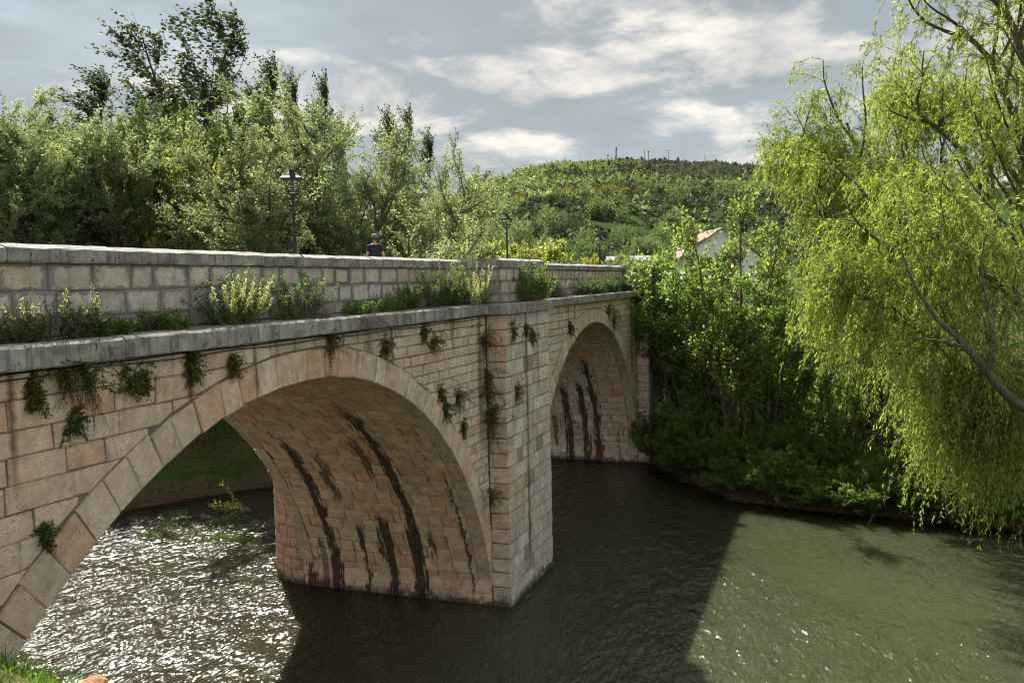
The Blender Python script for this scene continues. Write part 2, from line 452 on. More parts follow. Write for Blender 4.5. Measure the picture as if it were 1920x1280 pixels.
# ------------------------------------------------------------------ ground sheet
def ground_mat():
    m, N = mat_new('ground_soil_and_grass')
    geo = N.n('ShaderNodeNewGeometry')
    pos = geo.outputs['Position']
    x, y, z = N.sep(pos)
    n1 = N.noise(pos, 0.35, 6.0, 0.6); n2 = N.noise(pos, 3.0, 6.0, 0.65); n3 = N.noise(pos, 0.03, 5.0, 0.6)
    soil = N.mix(n2, (0.05, 0.036, 0.024, 1), (0.15, 0.105, 0.07, 1))
    grass = N.mix(n2, (0.022, 0.045, 0.010, 1), (0.075, 0.13, 0.030, 1))
    c = N.mix(N.step(n1, 0.40, 0.58), soil, grass)
    # hillside: pale stony scrub and green meadow
    far = N.step(N.math('ADD', N.math('MULTIPLY', x, CA), N.math('MULTIPLY', y, SA)), 90.0, 150.0)
    scrub = N.mix(N.noise(pos, 0.35, 6.0, 0.7), (0.050, 0.056, 0.036, 1), (0.15, 0.145, 0.115, 1))
    mead = N.mix(n1, (0.022, 0.050, 0.010, 1), (0.050, 0.098, 0.020, 1))
    tuft = N.step(N.noise(pos, 0.42, 5.0, 0.65), 0.50, 0.60)
    tuft2 = N.step(N.noise(N.vmath('ADD', pos, (40, 9, 3)), 0.9, 5.0, 0.65), 0.52, 0.60)
    hill = N.mix(N.math('MULTIPLY', N.math('SUBTRACT', 1.0, N.step(z, 26.0, 52.0)), N.math('MAXIMUM', 0.9, N.step(n3, 0.30, 0.50))), scrub, mead)
    hill = N.mix(N.math('MULTIPLY', tuft, 0.75), hill, (0.030, 0.045, 0.020, 1))
    hill = N.mix(N.math('MULTIPLY', tuft2, 0.5), hill, (0.055, 0.070, 0.035, 1))
    hill = N.mix(1.0, hill, (0.72, 0.74, 0.66, 1), 'MULTIPLY')
    c = N.mix(far, c, hill)
    # wet mud and gravel at the waterline, red-brown stones in the shallows
    wet = N.math('SUBTRACT', 1.0, N.step(z, 0.15, 0.7))
    c = N.mix(wet, c, N.mix(n2, (0.030, 0.022, 0.014, 1), (0.115, 0.078, 0.046, 1)))
    principled(N, c, 1.0, n2, 0.7, 0.08, Specular_IOR_Level=0.03)
    return m
M_ground = ground_mat()

def build_ground():
    a0 = AXIS
    az = np.concatenate([np.linspace(-math.pi, -0.75, 60, endpoint=False), np.linspace(-0.75, 0.75, 300, endpoint=False), np.linspace(0.75, math.pi, 60, endpoint=False)])
    rr = np.concatenate([np.linspace(0.6, 8, 12, endpoint=False), 8 * (90 / 8) ** np.linspace(0, 1, 130, endpoint=False), 90 * (3200 / 90) ** np.linspace(0, 1, 100)])
    A, Rr = np.meshgrid(az, rr)
    X = CAM.x + Rr * np.cos(a0 + A); Y = CAM.y + Rr * np.sin(a0 + A)
    Z = terrain(X.ravel(), Y.ravel()).reshape(X.shape)
    n = len(az); m = len(rr)
    V = np.stack([X, Y, Z], -1).reshape(-1, 3)
    i, j = np.meshgrid(np.arange(m - 1), np.arange(n), indexing='ij')
    j2 = (j + 1) % n
    F = np.stack([i * n + j, (i + 1) * n + j, (i + 1) * n + j2, i * n + j2], -1).reshape(-1, 4)
    # centre fan as quads is not needed: close the hole under the camera with one small ring vertex
    cidx = len(V)
    V = np.vstack([V, [[CAM.x, CAM.y, ground_z(CAM.x, CAM.y)]]])
    k = np.arange(0, n, 2)
    F2 = np.stack([np.full(len(k), cidx), k, (k + 1) % n, (k + 2) % n], -1)
    me = np_mesh('ground', V, np.vstack([F, F2]), M_ground, smooth=True)
    put('ground', me, kind='structure')
build_ground()

# ------------------------------------------------------------------ river
def water_mat():
    m, N = mat_new('river_water')
    pos = N.n('ShaderNodeNewGeometry').outputs['Position']
    # the current runs downstream (-Y) and its ripples are stretched across it
    st = N.n('ShaderNodeMapping'); st.inputs['Rotation'].default_value = (0, 0, R_(20)); st.inputs['Scale'].default_value = (0.75, 1.6, 1)
    N.put(st.inputs[0], pos)
    v = st.outputs[0]
    w1 = N.noise(v, 0.75, 1.5, 0.5, 0.8)
    w2 = N.noise(v, 2.3, 1.2, 0.5, 0.9)
    w3 = N.noise(v, 5.6, 1.0, 0.5, 0.6)
    calm = N.step(N.noise(pos, 0.09, 3.0, 0.5), 0.36, 0.60)          # smoother and rougher reaches
    h = N.math('ADD', N.math('MULTIPLY', w1, 0.55), N.math('ADD', N.math('MULTIPLY', w2, 0.30), N.math('MULTIPLY', w3, 0.11)))
    reach = N.step(N.sep(pos)[1], -6.0, 6.0)                        # livelier where it comes through the arches
    h = N.math('MULTIPLY', h, N.math('MULTIPLY', N.math('ADD', 0.55, N.math('MULTIPLY', calm, 0.45)), N.math('ADD', 0.60, N.math('MULTIPLY', reach, 0.40))))
    b = N.n('ShaderNodeBsdfPrincipled')
    mud = N.mix(N.noise(pos, 0.16, 4.0, 0.55), (0.032, 0.037, 0.018, 1), (0.051, 0.058, 0.029, 1))
    mud = N.mix(N.step(N.sep(pos)[1], -3.0, 7.0), mud, (0.026, 0.022, 0.011, 1))   # brown and shallow upstream, milky green pool below the bridge
    N.put(b.inputs['Base Color'], mud)
    b.inputs['Roughness'].default_value = 0.04
    b.inputs['IOR'].default_value = 1.333
    bp = N.n('ShaderNodeBump', i_Strength=1.0, i_Distance=0.66, i_Height=h)
    N.put(b.inputs['Normal'], bp.outputs[0])
    b2 = N.n('ShaderNodeBsdfPrincipled'); N.put(b2.inputs['Base Color'], mud); b2.inputs['Roughness'].default_value = 0.19; b2.inputs['IOR'].default_value = 1.333
    N.put(b2.inputs['Normal'], bp.outputs[0])
    for bb in (b, b2):                       # silt in the water spreads the light, so shadow edges on it are soft
        bb.subsurface_method = 'BURLEY'; bb.inputs['Subsurface Weight'].default_value = 1.0; bb.inputs['Subsurface Radius'].default_value = (1.0, 1.0, 0.9); bb.inputs['Subsurface Scale'].default_value = 0.55
    deep = N.n('ShaderNodeMixShader', i_0=0.6); N.t.links.new(b.outputs[0], deep.inputs[1]); N.t.links.new(b2.outputs[0], deep.inputs[2])
    # thin clear edge over the shallows: depth below the surface read from the bank distance baked per vertex
    dep = N.n('ShaderNodeAttribute', attribute_name='depth').outputs['Fac']
    clear = N.n('ShaderNodeBsdfTransparent'); clear.inputs[0].default_value = (0.62, 0.55, 0.38, 1)
    gl = N.n('ShaderNodeBsdfGlossy', i_Roughness=0.15); N.put(gl.inputs['Normal'], bp.outputs[0])
    fr = N.n('ShaderNodeFresnel', i_IOR=1.333); N.put(fr.inputs['Normal'], bp.outputs[0])
    shallow = N.n('ShaderNodeMixShader'); N.put(shallow.inputs[0], fr.outputs[0])
    N.t.links.new(clear.outputs[0], shallow.inputs[1]); N.t.links.new(gl.outputs[0], shallow.inputs[2])
    mx = N.n('ShaderNodeMixShader'); N.put(mx.inputs[0], N.step(dep, 0.12, 0.95))
    N.t.links.new(shallow.outputs[0], mx.inputs[1]); N.t.links.new(deep.outputs[0], mx.inputs[2])
    N.t.links.new(mx.outputs[0], N.out.inputs[0])
    return m
def build_water():
    xs = np.concatenate([np.linspace(-400, -14, 60, endpoint=False), np.linspace(-14, 62, 190, endpoint=False), np.linspace(62, 90, 6)])
    ys = np.concatenate([np.linspace(-400, -34, 50, endpoint=False), np.linspace(-34, 46, 200, endpoint=False), np.linspace(46, 190, 30)])
    X, Y = np.meshgrid(xs, ys)
    d = river_dist(X, Y)
    n = len(xs)
    V = np.stack([X, Y, np.zeros_like(X)], -1).reshape(-1, 3)
    i, j = np.meshgrid(np.arange(len(ys) - 1), np.arange(n - 1), indexing='ij')
    F = np.stack([i * n + j, i * n + j + 1, (i + 1) * n + j + 1, (i + 1) * n + j], -1).reshape(-1, 4)
    keep = (d.ravel()[F] < 3.0).any(1)
    me = np_mesh('river', V, F[keep], water_mat())
    a = me.attributes.new('depth', 'FLOAT', 'POINT')
    a.data.foreach_set('value', np.clip(-d.ravel() * 0.30 + 0.06, 0, 3).astype(np.float32)[:len(me.vertices)])
    put('river_water', me, kind='structure')
build_water()

# ------------------------------------------------------------------ the bridge
S1, S2, S3, S4 = 29.53, 34.68, 55.60, 61.67
A1 = (18.013, -2.30, 11.93); A2 = (44.92, -1.332, 10.918)
RT = 0.735
PB = 0.755
Z_CT, Z_CB = 11.07, 10.686        # cornice top, bottom
Z_PT, Z_PB = 12.592, 12.354       # coping top edge, bottom
QPAR, QCAP, QCOR = 0.90, 0.806, -0.25
WID = 8.0
rng = random.Random(11)

bridge = thing('stone_bridge', 'old ashlar stone bridge with two round arches crossing the river', 'bridge')

def clip_poly(poly, n, c):
    """keep points with p.n >= c"""
    out = []
    for i in range(len(poly)):
        a, b = poly[i], poly[(i + 1) % len(poly)]
        da = a[0] * n[0] + a[1] * n[1] - c; db = b[0] * n[0] + b[1] * n[1] - c
        if da >= 0: out.append(a)
        if (da >= 0) != (db >= 0):
            t = da / (da - db); out.append((a[0] + t * (b[0] - a[0]), a[1] + t * (b[1] - a[1])))
    return out

def area(poly):
    return 0.5 * abs(sum(poly[i][0] * poly[(i + 1) % len(poly)][1] - poly[(i + 1) % len(poly)][0] * poly[i][1] for i in range(len(poly))))

def block(poly, mp, depth=0.10, gap=0.010, ch=0.018, proud=0.0, jit=0.009):
    """one dressed stone: poly in surface coordinates (counter-clockwise seen from outside), mp(u,v,d) -> world"""
    n = len(poly)
    if sum(poly[i][0] * poly[(i + 1) % n][1] - poly[(i + 1) % n][0] * poly[i][1] for i in range(n)) < 0: poly = poly[::-1]
    cx = sum(p[0] for p in poly) / n; cy = sum(p[1] for p in poly) / n
    def inset(g):
        out = []
        for i in range(n):
            p0, p1, p2 = poly[i - 1], poly[i], poly[(i + 1) % n]
            e1 = (p1[0] - p0[0], p1[1] - p0[1]); e2 = (p2[0] - p1[0], p2[1] - p1[1])
            l1 = math.hypot(*e1) or 1e-6; l2 = math.hypot(*e2) or 1e-6
            n1 = (-e1[1] / l1, e1[0] / l1); n2 = (-e2[1] / l2, e2[0] / l2)
            bx, by = n1[0] + n2[0], n1[1] + n2[1]
            k = 1 + n1[0] * n2[0] + n1[1] * n2[1]
            k = max(k, 0.35)
            out.append((p1[0] + bx / k * g, p1[1] + by / k * g))
        return out
    o = inset(gap); f = inset(gap + ch)
    j = lambda: rng.uniform(-jit, jit)
    V = [mp(p[0], p[1], -depth) for p in o]
    V += [mp(p[0] + j(), p[1] + j(), proud - ch * 0.9 + j() * .5) for p in o]
    V += [mp(p[0] + j(), p[1] + j(), proud + j() * .6) for p in f]
    for i in range(n):                       # knocked-off corners and worn arrises
        if rng.random() < 0.22:
            e = rng.uniform(.12, .35); p = f[i]; k_ = min(.07, .10)
            L_ = math.hypot(cx - p[0], cy - p[1]) or 1
            px_, py_ = p[0] + (cx - p[0]) / L_ * k_ * e * 2.2, p[1] + (cy - p[1]) / L_ * k_ * e * 2.2
            V[2 * n + i] = mp(px_, py_, proud - .004)
            V[n + i] = mp(o[i][0] + (cx - o[i][0]) / L_ * .02, o[i][1] + (cy - o[i][1]) / L_ * .02, proud - ch - .02)
    V.append(mp(cx + j(), cy + j(), proud + rng.uniform(0, 0.014)))
    F = []
    for i in range(n):
        q = (i + 1) % n
        F.append((i, q, n + q, n + i)); F.append((n + i, n + q, 2 * n + q, 2 * n + i)); F.append((2 * n + i, 2 * n + q, 3 * n))
    return V, F

def screen_size(V):
    """rough size in the photograph of a stone"""
    c = sum((Vector(v) for v in V), Vector()) / len(V)
    return 1.0 / max(1.0, (c - CAM).length)

def edge_of(V): return [1.0] * (len(V) - 1) + [0.0]

class Stones:
    """collects stones, links the ones that show largest as parts of their own and the rest as one part"""
    def __init__(s): s.items = []
    def add(s, name, parent, mat, V, F, tint, seen=True):
        s.items.append((name, parent, mat, V, F, tint, seen))
    def flush(s, limit):
        per = {}
        for it in s.items: per.setdefault(it[0], []).append(it)
        for name, L in per.items():
            L.sort(key=lambda it: -(screen_size(it[3]) + (1 if it[6] else 0)))
            for it in L[:limit]:
                put(name, new_mesh(name, it[3], it[4], it[2], it[5], edge=edge_of(it[3])), it[1])
            rest = {}
            for it in L[limit:]: rest.setdefault((it[1].name, it[2].name), []).append(it)
            for k, LL in rest.items():
                V, F, T, E = [], [], [], []
                for it in LL:
                    E += edge_of(it[3])
                    b = len(V); V += it[3]; F += [tuple(i + b for i in q) for q in it[4]]; T += [it[5]] * len(it[4])
                put(name + '_courses', new_mesh(name, V, F, LL[0][2], np.array(T), edge=E), LL[0][1], kind='stuff')
ST = Stones()

def tint_stone(base, v=0.11, pale=0.12, red=0.10):
    k = 1 + rng.uniform(-v, v); r = rng.random()
    c = [b * k for b in base]
    if r < pale: c = [c[0] * 1.10, c[1] * 1.14, c[2] * 1.18]
    elif r < pale + red: c = [c[0] * 1.0, c[1] * 0.84, c[2] * 0.76]
    elif r < pale + red + 0.05: g = sum(c) / 3; c = [x * .72 + g * .25 for x in c]
    return tuple(min(.75, x) for x in c)
PEACH = (0.605, 0.472, 0.375)
BUFF = (0.57, 0.475, 0.375)
PALE = (0.55, 0.495, 0.43)
WARM = (0.53, 0.37, 0.255)

def face_map(q0, sgn=-1):
    return lambda u, v, d: (u, q0 + sgn * d, v)

def arch_x(A, r, z):
    h = z - A[1]
    return math.sqrt(max(0, r * r - h * h))

def ext_z(s):
    """lowest masonry of the spandrel at s (above the arch rings)"""
    z = -1.0
    for A in (A1, A2):
        dx_ = s - A[0]; r = A[2] + RT
        if abs(dx_) < r: z = max(z, A[1] + math.sqrt(r * r - dx_ * dx_))
    return z

# -- backing walls in mortar behind the stones (both faces), with the arch openings left free
def backing(q, name, mat, parent, thick=0.35, off=0.035):
    ss = np.arange(-14, 70.01, 0.2)
    V, F = [], []
    y0 = q + (off if q < 4 else -off); y1 = q + (thick if q < 4 else -thick)
    for s in ss:
        zl = ext_z(s) - 0.04
        V += [(s, y0, zl), (s, y0, Z_CB), (s, y1, zl), (s, y1, Z_CB)]
    for i in range(len(ss) - 1):
        a, b = i * 4, i * 4 + 4
        F += [(a, b, b + 1, a + 1), (a + 2, a + 3, b + 3, b + 2), (a, a + 2, b + 2, b)]
    return put(name, new_mesh(name, V, F, mat), parent)
spandrel = backing(0.0, 'spandrel_wall', M_mortar, bridge)
spandrel_up = backing(WID, 'upstream_wall', M_mortar, bridge)

def courses(s0, s1, z0, z1, hc, lc, base, mat, name, q=0.0, sgn=-1, seen=True, vj=0.10, gap=0.010):
    """ashlar courses over a stretch of face, trimmed to the arch rings"""
    z = z1
    while z > z0 + 0.05:
        h = min(hc * rng.uniform(1 - vj, 1 + vj), z - z0)
        s = s0 - rng.uniform(0, lc)
        while s < s1:
            l = lc * rng.uniform(0.6, 1.45)
            a, b = max(s, s0), min(s + l, s1)
            s += l
            if b - a < 0.12: continue
            poly = [(a, z - h), (b, z - h), (b, z), (a, z)]
            for A in (A1, A2):
                r = A[2] + RT + 0.012
                mx, mz = (a + b) / 2 - A[0], z - h / 2 - A[1]
                if mz < -1.2: continue
                L = math.hypot(mx, mz)
                if L > r + 2: continue
                # tangent at the stone's own direction (of its outer corner)
                poly = clip_poly(poly, (mx / L, mz / L), r + (A[0] * mx + A[1] * mz) / L)
                if len(poly) < 3: break
            if len(poly) < 3 or area(poly) < 0.03: continue
            if sgn > 0: poly = poly[::-1]
            V, F = block(poly, face_map(q, sgn), gap=gap, proud=rng.uniform(-0.008, 0.014))
            ST.add(name, spandrel if sgn < 0 else spandrel_up, mat, V, F, tint_stone(base), seen)
        z -= h
courses(-4, A1[0] - 1.2, 0.5, Z_CB - 0.03, 0.43, 1.0, PEACH, M_face, 'ashlar_block', gap=0.006)
courses(A1[0] - 1.2, S1, 0.2, Z_CB - 0.03, 0.31, 0.66, BUFF, M_face, 'ashlar_block')
courses(S2, A2[0], 0.2, Z_CB - 0.03, 0.33, 0.66, BUFF, M_face, 'ashlar_block')
courses(A2[0], S3, 0.2, Z_CB - 0.03, 0.33, 0.66, BUFF, M_face, 'ashlar_block')
courses(S4, 69, 3.0, Z_CB - 0.03, 0.45, 0.9, WARM, M_face, 'ashlar_block')

# -- arch rings
def ring(A, name, n, base, th0=0.02, th1=math.pi - 0.02):
    part = put('arch_ring', None, bridge)
    for qf, sg in ((0.0, -1), (WID, 1)):
        ths = [th0 + (th1 - th0) * (i + (rng.uniform(-.12, .12) if 0 < i < n else 0)) / n for i in range(n + 1)]
        for i in range(n):
            if A is A1 and A[0] + A[2] * math.cos(ths[i]) > S1 + 0.02 and A[1] + A[2] * math.sin(ths[i + 1]) < 0: continue
            if A[1] + (A[2] + RT) * math.sin(ths[i + 1 if ths[i] < 1.5 else i]) < -0.6: continue
            # surface coordinates: u = angle * R (decreasing s), v = radius
            def mp(u, v, d, A=A, qf=qf, sg=sg):
                return (A[0] + v * math.cos(u), qf + sg * (d + 0.02), A[1] + v * math.sin(u))
            # build in a locally flat frame: convert to (s,z) polygon
            r0, r1 = A[2], A[2] + RT + rng.uniform(-.03, .03)
            a, b = ths[i], ths[i + 1]
            P = [(A[0] + r * math.cos(w), A[1] + r * math.sin(w)) for r, w in ((r0, b), (r0, a), (r1, a), (r1, b))]
            if sg < 0: poly = P
            else: poly = P[::-1]
            # orientation check
            ar = sum(poly[k][0] * poly[(k + 1) % 4][1] - poly[(k + 1) % 4][0] * poly[k][1] for k in range(4))
            if (ar < 0): poly = poly[::-1]
            fm = (lambda u, v, d: (u, -0.03 - d, v)) if sg < 0 else (lambda u, v, d: (u, WID + 0.03 + d, v))
            V, F = block(poly, fm, depth=0.52, gap=0.006, ch=0.014, proud=rng.uniform(-0.006, 0.012))
            ST.add(name, part, M_vouss, V, F, tint_stone(base, 0.12, 0.10, 0.16), sg < 0)
    return part
ring1 = ring(A1, 'voussoir', 58, (0.585, 0.47, 0.365))
ring2 = ring(A2, 'voussoir', 54, (0.55, 0.47, 0.38))

# -- vaults (barrels) between the two rings
def vault(A, mat, hc, lc, base, th_lo, th_hi, smax, smin):
    part_V, part_F = [], []
    R = A[2]
    th = np.linspace(-0.15, math.pi + 0.15, 90)
    for w in th:
        s = min(max(A[0] + (R + 0.035) * math.cos(w), smin - .035), smax + .035); z = A[1] + (R + 0.035) * math.sin(w)
        part_V += [(s, 0.3, z), (s, WID - 0.3, z)]
    for i in range(len(th) - 1):
        a = i * 2; part_F.append((a, a + 2, a + 3, a + 1))
    part = put('vault', new_mesh('vault', part_V, part_F, M_mortar), bridge)
    w = th_lo
    while w < th_hi:
        h = hc * rng.uniform(0.88, 1.12) / R
        q = 0.5 - rng.uniform(0, lc)
        while q < WID - 0.5:
            l = lc * rng.uniform(0.65, 1.4); a, b = max(q, 0.5), min(q + l, WID - 0.5); q += l
            if b - a < 0.1: continue
            # u along q, v along the arc; seen from inside
            def mp(u, v, d, A=A, R=R):
                r = R - d
                return (min(max(A[0] + r * math.cos(v), smin + d), smax - d), u, A[1] + r * math.sin(v))
            poly = [(a, w * 1.0), (b, w * 1.0), (b, w + h), (a, w + h)]
            # scale v to metres for chamfers
            pm = [(p[0], p[1] * R) for p in poly]
            mp2 = lambda u, v, d, mp=mp: mp(u, v / R, d)
            V, F = block(pm, mp2, depth=0.06, gap=0.011, ch=0.014, proud=rng.uniform(-0.010, 0.016))
            F = [f[::-1] for f in F]
            seen = w < 1.75
            ST.add('vault_stone', part, mat, V, F, tint_stone(base, 0.13, 0.10, 0.16), seen)
        w += h
    return part
vault(A1, M_vault, 0.52, 0.85, (.60, .465, .36), 0.17, math.pi - 0.3, S1, 6.0)
vault(A2, M_vault2, 0.50, 0.95, PEACH, 0.11, math.pi - 0.12, S3, S2 - .5)

# -- pier buttresses (quoined, projecting from the face) and the half-round cutwaters upstream
def buttress(sa, sb, name, mat, base, ztop=Z_CB):
    part = put('buttress', None, bridge)
    core_v, core_f = box_geo(sa + .035, sb - .035, -PB + .035, WID - 0.2, -1.8, ztop)
    core = new_mesh('pier_core', core_v, core_f, M_mortar)
    part.data if False else None
    put('pier_core', core, part)
    z = ztop - 0.02; k = 0
    while z > -0.5:
        h = 0.55 * rng.uniform(0.93, 1.07); z0 = z - h
        # front face: quoin, field stones, quoin
        ql = 0.95 if k % 2 else 0.55; qr = 0.5 if k % 2 else 0.9
        cuts = [sa, sa + ql]
        s = sa + ql
        while s < sb - qr - 0.5:
            s += rng.uniform(0.6, 1.15)
            if s < sb - qr - 0.3: cuts.append(s)
        cuts += [sb - qr, sb]
        for i in range(len(cuts) - 1):
            quo = i in (0, len(cuts) - 2)
            V, F = block([(cuts[i], z0), (cuts[i + 1], z0), (cuts[i + 1], z), (cuts[i], z)], face_map(-PB), gap=0.013, proud=rng.uniform(-.004, .012) + (0.008 if quo else 0))
            t = tint_stone(PALE, 0.13, 0.15, 0.06)
            if not quo and rng.random() < .12: t = tuple(c * .62 for c in t)
            ST.add('buttress_stone', part, mat, V, F, t, True)
        # left side (towards the camera): two stones across the projection and on into the pier below the vault springing
        d0 = -PB + 0.02
        d1 = -PB + (0.55 if k % 2 else PB + 0.0)
        for (a, b) in ((-PB, -0.02),):
            mpL = lambda u, v, d: (sa - d, u, v)
            V, F = block([(b, z0), (a, z0), (a, z), (b, z)], mpL, gap=0.014, proud=rng.uniform(-.008, .016))
            ST.add('buttress_stone', part, mat, V, F, tint_stone(PEACH, 0.10, 0.2, 0.06), True)
            mpR = lambda u, v, d: (sb + d, u, v)
            V, F = block([(a, z0), (b, z0), (b, z), (a, z)], mpR, gap=0.008)
            ST.add('buttress_stone', part, mat, V, F, tint_stone(PALE, 0.10), False)
        z = z0; k += 1
    # pier flank between the springing of the vault and the water
    return part
but1 = buttress(S1, S2, 'buttress', M_pier, PALE)
but2 = buttress(S3, S4, 'buttress', M_pier, PEACH)
for sa, sb, part, mat in ((S1, S2, but1, M_vault), (S3, S4, but2, M_vault2)):
    z = 0.95
    while z > -0.6:                      # the lowest courses, below the curve of the vault
        h = 0.52; q = 0.0
        while q < WID - .02:
            l = rng.uniform(0.6, 1.2); a, b = q, min(q + l, WID); q += l
            mpL = lambda u, v, d, sa=sa: (sa - d + .0, u, v)
            if b - a > .15:
                V, F = block([(b, z - h), (a, z - h), (a, z), (b, z)], mpL, gap=0.007, proud=rng.uniform(0.012, .028))
                ST.add('pier_stone', part, mat, V, F, tint_stone(PEACH), True)
        z -= h

def cutwater(sa, sb, ztop, parent, mat):
    cx, r = (sa + sb) / 2, (sb - sa) / 2
    V, F = [], []
    core = []
    k = 22
    prof = [(-1.8, r - .03), (ztop, r - .03), (ztop + 0.25, r - .05), (ztop + 1.3, 0.25)]
    for z, rr in prof:
        for i in range(k + 1):
            w = math.pi * i / k
            V.append((cx + rr * math.cos(w), WID - .05 + rr * math.sin(w), z))
    n = k + 1
    for a in range(len(prof) - 1):
        for i in range(k): F.append((a * n + i, a * n + i + 1, (a + 1) * n + i + 1, (a + 1) * n + i))
    part = put('cutwater', new_mesh('cutwater', V, F, M_mortar), parent)
    z = ztop; row = 0
    while z > -0.5:
        h = 0.42; w = 0.0 - (0.15 if row % 2 else 0)
        while w < math.pi:
            l = rng.uniform(0.5, 0.8) / r
            a, b = max(w, 0), min(w + l, math.pi); w += l
            if (b - a) * r < .12: continue
            mp = lambda u, v, d: (cx + (r + d) * math.cos(u / r), WID - .05 + (r + d) * math.sin(u / r), v)
            Vb, Fb = block([(b * r, z - h), (a * r, z - h), (a * r, z), (b * r, z)], mp, depth=.06, gap=.008)
            ST.add('cutwater_stone', part, mat, Vb, Fb, tint_stone((.46, .30, .22)), b > 1.7)
        z -= h; row += 1
cutwater(S1, S2, 5.2, bridge, M_vault)
cutwater(S3, S4, 5.2, bridge, M_vault2)

# -- cornice: heavy grey slabs forming the ledge; it steps out round the pier heads
def prism(profile, s0, s1, close=True):
    """extrude a (q,z) profile along s"""
    n = len(profile)
    V = [(s0, q, z) for q, z in profile] + [(s1, q, z) for q, z in profile]
    F = [tuple(range(n - 1, -1, -1)), tuple(range(n, 2 * n))]
    for i in range(n):
        j = (i + 1) % n
        F.append((i, j, n + j, n + i))
    return V, F
cornice = put('cornice', None, bridge)
coping = put('coping', None, bridge)
parapet = put('parapet', None, bridge)

def fix_normals(me):
    bm = bmesh.new(); bm.from_mesh(me); bmesh.ops.recalc_face_normals(bm, faces=bm.faces); bm.to_mesh(me); bm.free()

def slab(name, parent, mat, s0, s1, prof, gap=0.006, jz=0.008, jq=0.012, nseg=4, rough=0.010):
    """slab cut into short lengths with uneven worn edges"""
    dz_, dq = rng.uniform(-jz, jz), rng.uniform(-jq, jq)
    n = len(prof); V, F = [], []
    for i in range(nseg + 1):
        s = s0 + gap + (s1 - s0 - 2 * gap) * i / nseg
        for q, z in prof:
            V.append((s, q + dq + rng.uniform(-rough, rough), z + dz_ + rng.uniform(-rough, rough) * .7))
    for i in range(nseg):
        for k in range(n):
            k2 = (k + 1) % n
            F.append((i * n + k, i * n + k2, (i + 1) * n + k2, (i + 1) * n + k))
    F.append(tuple(range(n - 1, -1, -1))); F.append(tuple(range(nseg * n, nseg * n + n)))
    g = rng.uniform(0.82, 1.16)
    me = new_mesh(name, V, F, mat, (g, g, g * rng.uniform(.96, 1.02)))
    fix_normals(me)
    return put(name, me, parent)

def cor_prof(q): return [(q + 0.02, Z_CB), (q, Z_CB + .03), (q, Z_CT - .05), (q + .05, Z_CT - .005), (QPAR + .15, Z_CT + .02), (QPAR + .15, Z_CB)]
s = -14.0
while s < S1 - 0.35:
    l = rng.uniform(1.2, 1.75); e = min(s + l, S1 - .22)
    slab('cornice_slab', cornice, M_cor, s, e, cor_prof(QCOR + rng.uniform(-.02, .02))); s = e
s = S2 + .22
while s < S3 - .35:
    l = rng.uniform(1.2, 1.75); e = min(s + l, S3 - .22)
    slab('cornice_slab', cornice, M_cor, s, e, cor_prof(QCOR)); s = e
s = S4 + .22
while s < 70:
    slab('cornice_slab', cornice, M_cor, s, s + 1.6, cor_prof(QCOR)); s += 1.6
for sa, sb in ((S1, S2), (S3, S4)):
    # pier head slabs with chamfered corners
    q = -PB - 0.22; a, b = sa - .22, sb + .22; ch = .30
    for (u0, u1, cl, cr_) in ((a, (a + b) / 2 - .05, 1, 0), ((a + b) / 2 - .05, b, 0, 1)):
        pl = []
        if cl: pl += [(u0, q + ch), (u0 + ch, q)]
        else: pl += [(u0 + .006, q)]
        if cr_: pl += [(u1 - ch, q), (u1, q + ch)]
        else: pl += [(u1 - .006, q)]
        pl += [(u1 if cr_ else u1 - .006, QPAR + .15), (u0 if cl else u0 + .006, QPAR + .15)]
        n = len(pl)
        V = [(p[0], p[1], Z_CB) for p in pl] + [(p[0], p[1], Z_CT - .05) for p in pl] + [((p[0] - (u0 + u1) / 2) * .97 + (u0 + u1) / 2, max(p[1], q) + .03, Z_CT + .01) for p in pl]
        F = [tuple(range(n - 1, -1, -1)), tuple(range(2 * n, 3 * n))]
        for L in (0, n):
            for i in range(n): F.append((L + i, L + (i + 1) % n, L + n + (i + 1) % n, L + n + i))
        me = new_mesh('cornice_slab', V, F, M_cor, (1.02, 1.0, .97)); fix_normals(me)
        put('cornice_slab', me, cornice)

